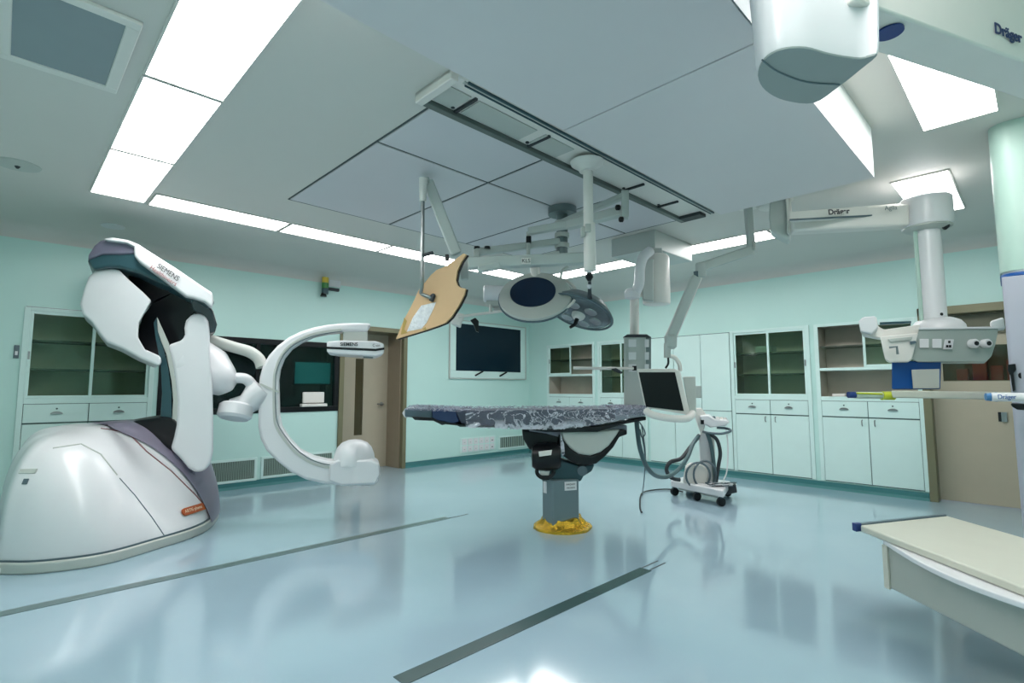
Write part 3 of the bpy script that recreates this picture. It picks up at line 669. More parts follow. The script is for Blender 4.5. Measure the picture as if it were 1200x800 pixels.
def filmmat():
    m = bpy.data.materials.new('clear_film'); m.use_nodes = True; nt = m.node_tree; nt.nodes.clear()
    out = nt.nodes.new('ShaderNodeOutputMaterial'); tr = nt.nodes.new('ShaderNodeBsdfTransparent'); tr.inputs['Color'].default_value = (0.93, 0.93, 0.97, 1)
    g = nt.nodes.new('ShaderNodeBsdfPrincipled'); g.inputs['Base Color'].default_value = (0.74, 0.74, 0.82, 1); g.inputs['Roughness'].default_value = 0.12; g.inputs['Specular IOR Level'].default_value = 1.0
    tc = nt.nodes.new('ShaderNodeTexCoord'); n = nt.nodes.new('ShaderNodeTexNoise'); n.inputs['Scale'].default_value = 4.5; n.inputs['Detail'].default_value = 4; n.inputs['Distortion'].default_value = 2.5
    mp = nt.nodes.new('ShaderNodeMapping'); mp.inputs['Scale'].default_value = (1, 1, 1.8); nt.links.new(tc.outputs['Object'], mp.inputs['Vector']); nt.links.new(mp.outputs[0], n.inputs['Vector'])
    sb = nt.nodes.new('ShaderNodeMath'); sb.operation = 'SUBTRACT'; sb.inputs[1].default_value = 0.5; ab = nt.nodes.new('ShaderNodeMath'); ab.operation = 'ABSOLUTE'
    nt.links.new(n.outputs['Fac'], sb.inputs[0]); nt.links.new(sb.outputs[0], ab.inputs[0])
    r = nt.nodes.new('ShaderNodeMapRange'); r.inputs['From Min'].default_value = 0.0; r.inputs['From Max'].default_value = 0.035; r.inputs['To Min'].default_value = 0.9; r.inputs['To Max'].default_value = 0.13
    nt.links.new(ab.outputs[0], r.inputs['Value'])
    sx = nt.nodes.new('ShaderNodeSeparateXYZ'); nt.links.new(tc.outputs['Object'], sx.inputs[0])
    gr = nt.nodes.new('ShaderNodeMapRange'); gr.inputs['From Min'].default_value = 1.0; gr.inputs['From Max'].default_value = 0.93; gr.inputs['To Min'].default_value = 0.0; gr.inputs['To Max'].default_value = 0.8
    nt.links.new(sx.outputs['Z'], gr.inputs['Value'])
    g2 = nt.nodes.new('ShaderNodeMapRange'); g2.inputs['From Min'].default_value = 0.38; g2.inputs['From Max'].default_value = 0.58; nt.links.new(n.outputs['Fac'], g2.inputs['Value'])
    ml = nt.nodes.new('ShaderNodeMath'); ml.operation = 'MULTIPLY'; nt.links.new(gr.outputs[0], ml.inputs[0]); nt.links.new(g2.outputs[0], ml.inputs[1])
    mm_ = nt.nodes.new('ShaderNodeMath'); mm_.operation = 'MAXIMUM'; nt.links.new(r.outputs[0], mm_.inputs[0]); nt.links.new(ml.outputs[0], mm_.inputs[1])
    mx = nt.nodes.new('ShaderNodeMixShader'); nt.links.new(mm_.outputs[0], mx.inputs['Fac']); nt.links.new(tr.outputs[0], mx.inputs[1]); nt.links.new(g.outputs[0], mx.inputs[2])
    nt.links.new(mx.outputs[0], out.inputs['Surface']); return m
M_film = filmmat()
film('plastic_film', 546, 738, lambda f: 479.5-1.0*f, lambda f: 21+3*math.sin(f*3.0)-9*max(0, f-0.6)/0.4, 3, M_film, 0.014)
film('foot_film', 476, 548, lambda f: 477.5+2*f, lambda f: 3, 5, M_film, 0.016)
film('head_film', 716, 762, lambda f: 477.5, lambda f: 9, 8, M_film, 0.014)
# corner wedge at foot end
TT('end_cap', [(471,484),(475,478),(475,490)], D0+0.1, 0.4, M_white, 0.004)
# under-structure
C4 = 4.80
TT('under_tray', [(619,501),(735,498),(735,509),(726,511),(718,509),(666,511),(655,512),(640,508),(620,505)], C4-0.06, 0.36, mat('tray_lilac', srgb(150, 150, 164), 0.4), 0.01)
TT('support_shell', [(657,505),(727,503),(722,511),(714,522),(704,530),(692,534),(678,532),(668,525),(661,516)], C4-0.12, 0.3, M_grey, 0.02)
TT('black_crescent', [(655,508),(661,516),(668,525),(678,532),(692,534),(704,530),(714,522),(722,511),(727,503),(735,504),(735,509),(726,512),(719,524),(709,535),(699,543),(686,546),(672,542),(661,535),(655,525)], C4-0.10, 0.32, M_black, 0.012)
TT('black_bracket', [(612,503),(655,509),(656,540),(640,533),(628,530),(620,526),(613,514)], C4-0.02, 0.25, M_black, 0.015)
bm = NB(); lathe(bm, W(640, 535, C4-0.12), [(0.02, -0.13), (0.09, -0.125), (0.115, -0.09), (0.125, 0), (0.115, 0.09), (0.09, 0.125), (0.02, 0.13)], RT, 24); finish('motor_housing', bm, M_black, ot, ang=50)
TT('motor_plate', [(631,529),(647,527),(646,533),(632,535)], C4-0.255, 0.01, M_white2, 0.002)
bm = NB(); P = [W(639+10*math.cos(a), 552+8*math.sin(a), C4-0.16) for a in [2*math.pi*k/20 for k in range(21)]]; tube(bm, P, 0.018, 10); finish('brake_ring', bm, M_black, ot)
TT('brake_plate', [(632,550),(645,550),(643,557),(634,557)], C4-0.15, 0.02, M_white2, 0.004)
TT('film_drape', [(657,508),(661,520),(662,532),(659,536),(657,524)], C4-0.135, 0.03, M_film, 0)
TT('column_collar', [(636,546),(656,538),(680,546),(697,544),(694,552),(684,558),(681,564),(635,564)], C4-0.04, 0.28, M_teal, 0.015)
bm = NB(); lathe(bm, W(682, 551, C4-0.05), [(0.045, -0.03), (0.045, 0.03)], FW, 20); finish('pivot_cap', bm, M_slate, ot)
# column, box turned so an edge shows at px 648
cA, cB, cC, cD = W(635.5, 612, 4.80), W(648, 617, 4.66), W(679, 612, 4.74), W(668, 608, 4.93)
pts = [Vector((p.x, p.y, 0.02)) for p in (cA, cB, cC, cD)]; top = W(650, 560, C4).z
pprism('column', pts, (0, 0, top-0.02), mat('column_grey', srgb(106, 124, 130), 0.35), ot, 0.01)
dirc = (pts[2]-pts[1]).normalized(); nrm = dirc.cross(UP); nrm = -nrm if nrm.dot(FW) > 0 else nrm
zc = W(672, 567, C4).z
pr_ = pts[1]+dirc*0.17; pr_.z = zc
lb = pobox('label_plate', pr_+nrm*0.004, dirc, UP, nrm, 0.115, 0.075, 0.006, M_white, ot)
text('MAQUET', 0.022, pr_+nrm*0.0085+UP*0.014, dirc, UP, M_inkd, lb); text('MAGNUS', 0.02, pr_+nrm*0.0085-UP*0.016, dirc, UP, M_inkd, lb)
d2_ = (pts[1]-pts[0]).normalized(); n2 = d2_.cross(UP); n2 = -n2 if n2.dot(FW) > 0 else n2
p2 = pts[0]+d2_*0.05; p2.z = zc-0.02; pobox('side_label', p2+n2*0.003, d2_, UP, n2, 0.045, 0.1, 0.006, M_white, ot)
text('MAQUET', 0.03, W(727, 505, C4-0.09), RT, UP, M_inkd, ot)
# gold ring base cover
g0 = G(659, 617.5, 0); bm = NB()
n = 40; rnd = random.Random(4); rings = []
for r, z in ((0.262, 0.0), (0.262, 0.022), (0.24, 0.032), (0.21, 0.04), (0.185, 0.07), (0.17, 0.10)):
    rings.append([bm.verts.new(g0+Vector(((r+rnd.uniform(-.008, .008))*math.cos(2*math.pi*k/n), (r+rnd.uniform(-.008, .008))*math.sin(2*math.pi*k/n), z+(rnd.uniform(-.02, .02) if z > 0.035 else 0)))) for k in range(n)])
for a, b in zip(rings, rings[1:]):
    for k in range(n): bm.faces.new((a[k], a[(k+1) % n], b[(k+1) % n], b[k]))
bm.faces.new(rings[0][::-1]); bm.faces.new(rings[-1]); finish('foil_base_ring', bm, M_gold, ot, smooth=True, ang=20)

# ------------------------------------------------------------------ surgical lamp cluster
sl_ = thing('surgical_light_mount', 'grey ceiling column with layered arms above the operating table', 'ceiling mount', G(659, 243, H))
def SS(name, pts, d, th, m, bevel=0.006, parent=sl_, **k): return pprism(name, px_out(pts, d), away(px_out(pts, d))*th, m, parent, bevel, **k)
hub = G(659, 243, H)
bm = NB(); lathe(bm, hub, [(0.13, -0.07), (0.13, -0.005), (0.2, 0.0)], UP, 24); finish('ceiling_flange', bm, M_mid, sl_)
DH = hub.dot(FW)
bm = NB(); tube(bm, [hub, W(658.5, 298, DH)], 0.052, 20); finish('column', bm, M_mid, sl_)
for y in (262, 276, 288): 
    c = W(658.5, y, DH); plathe('collar', c, [(0.066, -0.02), (0.066, 0.02)], M_grey, sl_)
def arm(name, x0, y0, d0, x1, y1, d1, w, h, m=M_armgrey, parent=sl_):
    bm = NB(); beam(bm, W(x0, y0, d0), W(x1, y1, d1), w, h); return finish(name, bm, m, parent, 0.012)
arm('upper_arm', 655, 262, DH, 732, 229, 4.0, 0.06, 0.045)
SS('link_post', [(728,222),(737,222),(737,254),(728,254)], 3.92, 0.08, M_armgrey, 0.01)
arm('second_arm', 732, 247, 3.97, 665, 264, 4.28, 0.08, 0.075)
arm('second_arm_reach', 668, 263, 4.27, 620, 271, 4.42, 0.07, 0.06)
for x, y in ((724, 243), (728, 257)): plathe('end_knob', W(x, y, 3.92), [(0.012, -0.02), (0.022, -0.012), (0.022, 0.012), (0.012, 0.02)], M_black, sl_, axis=RT, n=14)
arm('third_arm', 655, 283, DH-0.02, 556, 296, DH-0.3, 0.07, 0.06)
SS('third_arm_cap', [(555,292),(562,292),(562,301),(555,301)], DH-0.35, 0.08, M_grey, 0.01)
for x in (559, 571): plathe('arm_bolt', W(x, 291.5, DH-0.3), [(0.028, 0), (0.024, 0.02)], M_black, sl_, n=12)
arm('front_arm', 686, 303, 3.95, 548, 309, 3.85, 0.09, 0.085)
arm('front_arm_tip', 586, 311, 3.84, 560, 316, 3.82, 0.07, 0.05)
SS('arm_writing_plate', [(611,302),(622,302),(622,309),(611,309)], 3.83, 0.012, M_white2, 0)
text('KLS', 0.04, W(616.5, 305.5, 3.825), RT, UP, M_inkd, sl_)
arm('fourth_arm', 660, 296, DH, 600, 310, DH-0.2, 0.05, 0.05)
# lamp one
lp = thing('surgical_lamp', 'large round surgical lamp with a dark blue face over the table', 'surgical lamp', W(628, 343, 4.25))
DL = 4.2; c = W(627, 345, DL)
nv = (-FW*math.cos(math.radians(41))+UP*math.sin(math.radians(41))+RT*(-0.10)).normalized()
xd = RT*math.cos(math.radians(12))+UP*math.sin(math.radians(12))
bm = NB(); lathe(bm, c, [(0.10, -0.10), (0.24, -0.075), (0.295, -0.04), (0.30, -0.015), (0.295, 0.0), (0.28, 0.004), (0.20, 0.006)], nv, 48, xd=xd); finish('lamp_body', bm, M_grey, lp, ang=30)
off = (-xd*0.02+nv.cross(xd)*0.0)
plathe('lamp_face', c+nv*0.004-xd*0.02+(UP-nv*nv.z).normalized()*0.03, [(0.188, 0), (0.188, 0.012)], M_navy, lp, axis=nv, n=48, xd=xd)
bm = NB(); lathe(bm, c-nv*0.03, [(0.298, -0.008), (0.307, -0.006), (0.307, 0.006), (0.298, 0.008)], nv, 48, xd=xd); finish('rim_band', bm, M_slate, lp)
# side handle loop
P = [c+xd*(0.27*math.cos(a))+nv.cross(xd)*0.27*math.sin(a)-nv*0.03 for a in [math.radians(q) for q in range(-50, 51, 10)]]
P = [p+((p-c).normalized()*0.07*math.cos(math.radians(-50+10*i)*1.6)) for i, p in enumerate(P)]
ptube('grip_rail', P, 0.012, M_white2, lp)
ptube('stem', [W(619, 272, DL+0.25), W(619, 300, DL+0.25), W(625, 318, DL+0.22), W(628, 330, DL+0.18)], 0.018, M_grey, lp)
pobox('joint_block', W(619.5, 281, DL+0.25), RT, UP, FW, 0.045, 0.06, 0.05, M_black, lp, 0.006)
ptube('yoke', [W(625, 310, DL+0.2), W(627, 328, DL+0.18)], 0.032, M_white2, lp); ptube('yoke_tube', [W(630, 312, DL+0.2), W(632, 328, DL+0.18)], 0.02, M_white2, lp)
ptube('curved_handle', crom([W(657, 326, DL+0.05), W(659, 317, DL+0.05), (W(666, 312, DL+0.05))], False, 4), 0.012, M_grey, lp)
# camera cylinder
cm = thing('lamp_camera', 'white cylinder camera with a thin bar, left of the blue faced lamp', 'camera', W(580, 345, 4.5))
ptube('housing', [W(566.5, 344, 4.5), W(568, 344, 4.5), W(594, 345, 4.5)], [0.06, 0.075, 0.075], M_white, cm, n=20)
pobox('bracket', W(578, 356, 4.5), RT, UP, FW, 0.12, 0.05, 0.08, M_grey, cm, 0.008); pobox('lower_bracket', W(588, 362, 4.5), RT, UP, FW, 0.15, 0.03, 0.06, M_armgrey, cm, 0.008)
# lamp two
l2 = thing('surgical_lamp', 'round glassy surgical lamp hanging tilted from straps on the track pole', 'surgical lamp', W(678, 365, 4.3))
DL2 = 4.35; c = W(679, 366, DL2)
tl = math.radians(-22); xd = RT*math.cos(tl)+UP*math.sin(tl); yd_ = RT*math.sin(-tl)+UP*math.cos(tl)
nv2 = (-FW*0.27-yd_*1.0).normalized()
bm = NB(); lathe(bm, c, [(0.265, 0.0), (0.275, -0.01), (0.275, -0.03), (0.22, -0.09), (0.12, -0.13), (0.02, -0.14)], nv2, 48, xd=xd); finish('lamp_body', bm, M_mid, l2, ang=30)
plathe('lamp_glass', c, [(0.262, 0.0), (0.25, 0.012), (0.2, 0.02)], mat('lens_grey', srgb(96, 108, 112), 0.22, 0.3, var=0.45, scale=12), l2, axis=nv2, n=40, xd=xd)
for q in range(6):
    a = math.pi/3*q; cc = c+nv2*0.018+xd*0.15*math.cos(a)+nv2.cross(xd)*0.15*math.sin(a); plathe('reflector', cc, [(0.055, 0), (0.05, 0.01), (0.02, 0.006)], M_metal, l2, axis=nv2, n=20, xd=xd)
plathe('lamp_hub', c+nv2*0.015, [(0.06, 0), (0.055, 0.03), (0.035, 0.05)], M_white2, l2, axis=nv2, n=20)
ptube('sterile_handle', [c+nv2*0.05, c+nv2*0.12, c+nv2*0.16-xd*0.03], [0.02, 0.016, 0.012], M_black, l2)
P = [c+xd*0.285*math.cos(a)+nv2.cross(xd)*0.285*math.sin(a) for a in [2*math.pi*k/48 for k in range(49)]]
ptube('rim_tube', P, 0.010, M_slate, l2, n=8)
ptube('strap', [W(691, 320, 3.7), W(690, 345, 4.0), W(688, 360, 4.3)], 0.009, M_strap, l2); ptube('strap', [W(691, 320, 3.7), W(692, 345, 4.0), W(695, 360, 4.3)], 0.009, M_strap, l2)
plathe('strap_buckle', W(690.5, 335, 3.85), [(0.01, -0.02), (0.02, 0), (0.01, 0.02)], M_white, l2, n=12)
plathe('hook', W(690.5, 323, 3.72), [(0.012, -0.04), (0.03, -0.01), (0.014, 0.03)], M_black, l2, n=10)

# pole under track
tp = thing('track_pole', 'white round pole hanging from the ceiling track', 'pole', G(688, 190, 2.85))
pt_ = G(688, 190, 2.85); DP = pt_.dot(FW)
plathe('ceiling_disc', pt_, [(0.055, -0.07), (0.065, -0.05), (0.115, -0.015), (0.12, 0.0)], M_white2, tp)
ptube('pole', [W(689, 196, DP), W(690, 318, DP)], 0.035, M_white2, tp, n=20)
ptube('lower_sleeve', [W(690.5, 262, DP), W(691.5, 317, DP)], 0.042, M_white2, tp, n=20)
pobox('clamp', W(683, 272, DP-0.02), RT, UP, FW, 0.03, 0.07, 0.05, M_grey, tp, 0.006); pobox('cleat', W(689, 267, DP-0.05), RT, UP, FW, 0.04, 0.06, 0.02, M_grey, tp, 0.006)

# ------------------------------------------------------------------ radiation shield (tan board) on arm
sh = thing('radiation_shield', 'kraft brown board shield with a notch hanging on a thin rod above the table foot', 'shield', W(505, 345, 4.1))
DS = 3.9
bd = [(546.5,298),(541,306),(536,317),(534,328),(536,334),(540,337),(545.5,338),(544,345),(538,357),(529,371),(522,378),(512,382),(497,387),(482,391.5),(464,397),(469,385),(474,373),(480,362),(486,350),(490,341),(497,332),(505,322),(512,316),(524,311),(536,302),(543,297)]
nb = (FW+RT*0.45-UP*0.1).normalized()
def on_shield(px, py, off=0):
    r = ray(px, py); c = W(505, 345, DS); nn = nb; t_ = (c-O).dot(nn)/r.dot(nn); return O+r*t_+nn*off
pprism('board', [on_shield(x, y) for x, y in bd], nb*0.014, M_wood, sh)
pprism('board_edge', [on_shield(x, y, 0.014) for x, y in [(x+1.5, y+0.6) for x, y in bd]], nb*0.01, M_black, sh)
pprism('paper_sheet', [on_shield(x, y, -0.003) for x, y in ((494,358),(511,354),(508,362),(500,378),(494,385),(477,388.5),(484,372))], nb*0.002, M_clearw, sh)
for q in ([(470,392),(474,372),(477,376),(474,386),(478,390)], [(495,386),(499,383),(500,387)]): pprism('tape', [on_shield(x, y, -0.004) for x, y in q], nb*0.002, mat('tape', srgb(180, 150, 80), 0.35), sh)
ptube('rod', crom([W(495.5, 234, DS-0.05), W(495, 300, DS-0.05), W(494.5, 335, DS-0.05), on_shield(497, 345, -0.04), on_shield(504, 348.5, -0.03), on_shield(508, 350, -0.01)], False, 4), 0.014, M_metal, sh)
pprism('clamp', [on_shield(x, y, -0.03) for x, y in ((505,353),(507,346),(510,344.5),(511,347),(508,354))], nb*0.03, M_strap, sh, 0.003)
ptube('grip', [W(495, 299.5, DS-0.05), W(507, 296, DS-0.08)], 0.014, M_strap, sh)
ptube('socket', [W(496, 209, DS-0.05), W(495.5, 236, DS-0.05)], [0.032, 0.026], M_white2, sh, n=16)
bm = NB(); beam(bm, W(501, 212, DS+0.02), W(535, 298, DS+0.05), 0.06, 0.085); finish('spring_arm', bm, M_armgrey, sh, 0.015)
pobox('arm_knuckle', W(499, 212, DS), RT, UP, FW, 0.06, 0.05, 0.06, M_armgrey, sh, 0.012)
pobox('black_knob', W(524, 302, DS-0.03), RT, UP, FW, 0.03, 0.05, 0.03, M_black, sh, 0.006)
SS('arm_yoke', [(538,300),(549,302),(549,327),(540,327)], DS+0.06, 0.06, M_armgrey, 0.01, parent=sh)
# small lamp and bar under the shield
bl = cm
ptube('bar', [W(537, 371, 4.4), W(592, 364, 4.45)], 0.012, M_white2, bl); SS('small_lamp_head', [(528,374),(537,366),(545,368),(541,378),(540,383),(529,379)], 4.4, 0.1, M_white2, 0.012, parent=bl)
SS('black_clamp', [(551,375),(557,372),(561,376),(561,389),(558,388),(555,380)], 4.4, 0.04, M_black, 0.004, parent=bl); ptube('drop_bar', [W(575, 366, 4.43), W(575, 357, 4.45)], 0.015, M_grey, bl)

# ------------------------------------------------------------------ middle pendant with socket column
mp_ = thing('ceiling_pendant', 'ceiling supply pendant with a tall socket column behind the table head', 'pendant', (4.9, 2.9, H))
pbox('mount_box', (4.76, 2.74, 2.70), (5.58, 3.28, H), M_armgrey, mp_, 0.008)
DM = 5.15
def MM(name, pts, d, th, m, bevel=0.01, parent=mp_, **k): return pprism(name, px_out(pts, d), away(px_out(pts, d))*th, m, parent, bevel, **k)
MM('neck', [(758,290),(776,290),(777,303),(758,303)], DM+0.05, 0.2, M_armgrey, 0.01)
bm = NB(); pl = [L(u, d, 0) for u, d in ()]
c = W(768, 300, DM+0.12); zt = c.z; zb_ = W(768, 354, DM+0.12).z
bm = NB(); lathe(bm, Vector((c.x, c.y, zb_)), [(0.10, -0.03), (0.135, -0.02), (0.14, 0.0), (0.14, zt-zb_-0.02), (0.12, zt-zb_+0.01)], UP, 28, sx=1.0, sy=0.8, xd=RT); finish('brake_housing', bm, M_white2, mp_, ang=35)
MM('housing_front', [(751,304),(766,303),(766,353),(753,351)], DM-0.03, 0.1, M_armgrey, 0.012)
ptube('drop_elbow', crom([W(762, 294, DM-0.1), W(754, 301, DM-0.14), W(750, 314, DM-0.14), W(749, 332, DM-0.12), W(744, 344, DM-0.04)], False, 5), 0.05, M_white, mp_, n=18)
plathe('elbow_cap', W(741, 345, DM-0.04), [(0.03, -0.05), (0.075, -0.035), (0.08, 0.02), (0.05, 0.06)], M_white, mp_, n=24)
ptube('drop_pole', [W(743.5, 343, DM), W(743.5, 396, DM)], 0.045, M_white2, mp_, n=20)
# socket column
colp = [(731,394),(741,392),(757,393),(763,396),(763,478),(731,478)]
cb = MM('socket_column', [(731,394),(757,393),(757,478),(731,478)], DM-0.12, 0.2, M_armgrey, 0.01)
MM('column_side', [(757,393),(763,396),(763,478),(757,478)], DM-0.08, 0.2, M_mid, 0.004)
MM('column_top', [(730,395),(735,391.5),(758,391.5),(763.5,395)], DM-0.14, 0.28, M_strap, 0.003)
for i, y in enumerate((402, 417, 431)):
    for x, w_ in ((741, 9), (758, 5)):
        if i == 2 and x == 758: pass
        so = MM('socket', [(x-w_/2, y-4.5), (x+w_/2, y-4.5), (x+w_/2, y+4.5), (x-w_/2, y+4.5)], DM-0.135, 0.02, M_white, 0.002)
MM('outlet', [(741,428.5),(746,428.5),(746,434),(741,434)], DM-0.14, 0.01, M_black, 0)
ptube('instrument_rail', [W(672, 431, DM-0.3), W(700, 431.5, DM-0.25), W(742, 431.5, DM-0.15)], 0.014, M_white2, mp_)
MM('rail_clamp', [(716,432),(722,431),(730,436),(728,438),(720,435)], DM-0.25, 0.03, M_strap, 0.003)

# ------------------------------------------------------------------ monitor arm and monitor
ma = thing('hanging_monitor', 'dark screen monitor in a pale frame hanging on a jointed ceiling arm', 'monitor', G(877, 241, H))
a0 = G(877, 241, H); DA = a0.dot(FW)
plathe('ceiling_plate', a0, [(0.09, -0.02), (0.10, 0.0)], M_white2, ma)
bm = NB(); beam(bm, W(876.5, 241, DA), W(880, 291, DA), 0.06, 0.06, RT); finish('drop_post', bm, M_armgrey, ma, 0.008)
pobox('post_edge', W(881.5, 289, DA), RT, UP, FW, 0.03, 0.09, 0.09, M_grey, ma, 0.01)
bm = NB(); beam(bm, W(881, 293, DA), W(822, 313, DA-0.05), 0.07, 0.085); finish('upper_arm', bm, M_armgrey, ma, 0.015)
plathe('elbow', W(821, 316, DA-0.05), [(0.035, -0.07), (0.045, -0.06), (0.045, 0.05), (0.035, 0.06)], M_armgrey, ma, n=20)
plathe('elbow_pin', W(816, 322, DA-0.06), [(0.02, -0.03), (0.024, 0.03)], M_slate, ma, n=14)
bm = NB(); beam(bm, W(816, 324, DA-0.05), W(785, 396, DA-0.05), 0.07, 0.085); finish('spring_arm', bm, M_armgrey, ma, 0.018)
bm = NB(); beam(bm, W(822, 322, DA-0.03), W(791, 394, DA-0.03), 0.05, 0.03); finish('arm_shell', bm, M_white2, ma, 0.01)
plathe('lower_knuckle', W(786, 398, DA-0.05), [(0.03, -0.08), (0.05, -0.06), (0.055, 0.03), (0.03, 0.05)], M_armgrey, ma, n=20)
ptube('yoke', [W(782, 402, DA-0.05), W(782, 419, DA-0.05)], 0.03, M_armgrey, ma, n=18)
ptube('yoke_hoop', crom([W(785, 417, DA-0.05), W(791, 419, DA-0.05), W(796, 426, DA-0.03), (W(797, 434, DA))], False, 4), 0.018, M_white2, ma)
ptube('cable', crom([W(783, 419, DA-0.1), W(783, 426, DA-0.1), W(780, 431, DA-0.08)], False, 4), 0.009, M_black, ma)
bz = MM('bezel', [(746,432),(790,432),(797,434),(808,482),(806,486),(759,478),(755,474)], DA-0.15, 0.06, M_white2, 0.01, parent=ma)
MM('screen', [(748.5,436),(791,436),(801.5,481.5),(757,476.5)], DA-0.16, 0.012, M_screen, 0, parent=bz)
ptube('handle', crom([W(757, 481, DA-0.2), W(765, 486, DA-0.25), W(785, 490, DA-0.25), W(805, 490, DA-0.22), W(812, 484, DA-0.15)], False, 5), 0.03, M_white2, ma)
MM('rear_housing', [(800,441),(815,441),(816,484),(808,486)], DA-0.05, 0.12, M_grey, 0.01, parent=ma)
MM('rear_bracket', [(806,452),(822,452),(822,466),(808,466)], DA+0.02, 0.1, M_armgrey, 0.006, parent=ma)

# ------------------------------------------------------------------ trolley
DC = 6.15
tr = thing('equipment_trolley', 'white wheeled trolley with hoses and coiled cables in front of the cupboards', 'trolley', G(826, 582, 0))
def CC(name, pts, d, th, m, bevel=0.006, parent=tr, **k): return pprism(name, px_out(pts, d), away(px_out(pts, d))*th, m, parent, bevel, **k)
base = [G(x, y, 0.12) for x, y in ((786, 568), (806, 562), (856, 569), (848, 581))]
b1_, b2_, b3_, b4_ = base
pprism('base_tray', [p-UP*0.02 for p in base], (0, 0, 0.075), M_white, tr, 0.012)
pprism('under_frame', [p.lerp(sum(base, Vector())/4, 0.25)-UP*0.05 for p in base], (0, 0, 0.05), M_grey, tr)
for p in (b1_, b4_, b3_, b2_, (b1_+b4_)/2):
    q = p.lerp(sum(base, Vector())/4, 0.12); q = Vector((q.x, q.y, 0.0465))
    cs = plathe('caster', q-RT*0.0, [(0.025, -0.022), (0.046, -0.018), (0.046, 0.018), (0.025, 0.022)], M_black, tr, axis=Vector((0.6, 1, 0)), n=20)
    bm = NB(); tube(bm, [q+UP*0.02, q+UP*0.07], 0.02, 10); finish('fork', bm, M_slate, cs)
CC('upright', [(819,508),(832,508),(835,573),(821,571)], DC-0.02, 0.12, M_white, 0.012)
CC('upright_side', [(832,508),(837,510),(839,572),(835,573)], DC-0.0, 0.1, M_grey, 0.006)
CC('lower_box', [(803,548),(808,544),(822,545),(830,549),(830,572),(808,569),(800,565)], DC-0.1, 0.2, M_white2, 0.015)
CC('console', [(820,487),(830,486),(838,491),(853,492),(855,495),(850,499),(832,501),(822,495)], DC-0.1, 0.3, M_white, 0.015)
CC('console_mount', [(813,478),(822,478),(828,486),(826,500),(822,510),(818,500),(814,488)], DC-0.05, 0.12, M_white2, 0.015)
CC('console_port', [(821,492),(825,492),(825,497),(821,497)], DC-0.115, 0.01, M_black, 0)
for i in range(5):
    x = 832+i*4.4; plathe('knob', W(x, 489.5+i*0.5, DC+0.05), [(0.018, -0.02), (0.022, 0.0), (0.016, 0.025)], M_slate if i < 2 else M_white2, tr, n=14)
P = crom([W(822, 505, DC), W(830, 507, DC-0.12), (W(845, 508, DC-0.15)), W(856, 505, DC-0.08), W(852, 502, DC+0.05), W(840, 501, DC+0.1)], False, 5); ptube('rail_handle', P, 0.014, M_slate, tr)
def hose(name, pts, r, m): return ptube(name, crom([W(x, y, d) for x, y, d in pts], False, 6), r, m, tr, n=10)
hose('supply_hose', [(819,510,DC),(812,520,DC-.1),(806,535,DC-.2),(797,548,DC-.4),(783,558,DC-.7),(768,557,DC-1.0),(757,545,DC-1.2),(750,525,DC-1.3),(747,505,DC-1.35),(746,493,DC-1.35)], 0.022, M_hose)
hose('return_hose', [(818,512,DC),(808,525,DC-.1),(798,537,DC-.2),(786,541,DC-.2),(781,549,DC-.2),(784,557,DC-.2),(790,561,DC-.2),(797,562,DC-.2)], 0.022, M_strap)
hose('drop_hose', [(829,508,DC-.1),(833,520,DC-.1),(836,540,DC-.1),(838,560,DC-.1),(836,568,DC-.1)], 0.022, M_hose)
hose('drop_hose', [(831,508,DC-.1),(840,515,DC-.1),(844,530,DC-.1),(842,545,DC-.1),(839,565,DC-.1)], 0.02, M_strap)
hose('loose_cable', [(748,493,DC-1.35),(753,500,DC-1.3),(756,508,DC-1.3),(752,512,DC-1.3),(750,503,DC-1.3),(754,520,DC-1.2),(757,545,DC-1.0)], 0.006, M_slate)
for cx_, cy_, rx, ry in ((818, 557, 14, 15), (826, 556, 13, 16)):
    P = [W(cx_+rx*math.cos(a), cy_+ry*math.sin(a), DC-0.15+0.02*math.sin(3*a)) for a in [2*math.pi*k/30 for k in range(31)]]; ptube('coiled_cable', P, 0.012, M_slate, tr, n=8)
rnd = random.Random(2)
for k in range(6):
    P = [W(845+rnd.uniform(-5, 5)+14*math.cos(a*1.3+k), 574+rnd.uniform(-2, 2)+6*math.sin(a+k), DC-0.25+0.1*math.sin(a)) for a in [0.9*q for q in range(8)]]
    P = [Vector((p.x, p.y, max(p.z, 0.19))) for p in P]
    ptube('tangled_lead', crom(P, False, 4), 0.006, [M_white, M_slate, M_black][k % 3], tr, n=6)
CC('plug_block', [(846,568),(862,566),(864,577),(850,580)], DC-0.15, 0.12, M_strap, 0.01)
hose('white_cable', [(850,500,DC+.1),(853,520,DC+.1),(852,550,DC+.05),(848,562,DC)], 0.008, M_white)
q = ptube('floor_cable', crom([G(x, y, 0.012) for x, y in ((752, 600), (750, 592), (752, 578), (765, 574), (785, 573), (800, 576))], False, 6), 0.008, M_strap, n=8)
setp(q, 'thin dark cable lying on the floor left of the trolley', 'cable')
# cable loop
q = ptube('dangling_cable', crom([W(752, 499, DC-1.3), W(756, 530, DC-1.2), W(755, 560, DC-0.9), G(753, 578, 0.012)], False, 6), 0.006, M_slate, n=8); setp(q, 'thin grey cable hanging from the table head down to the floor', 'cable')

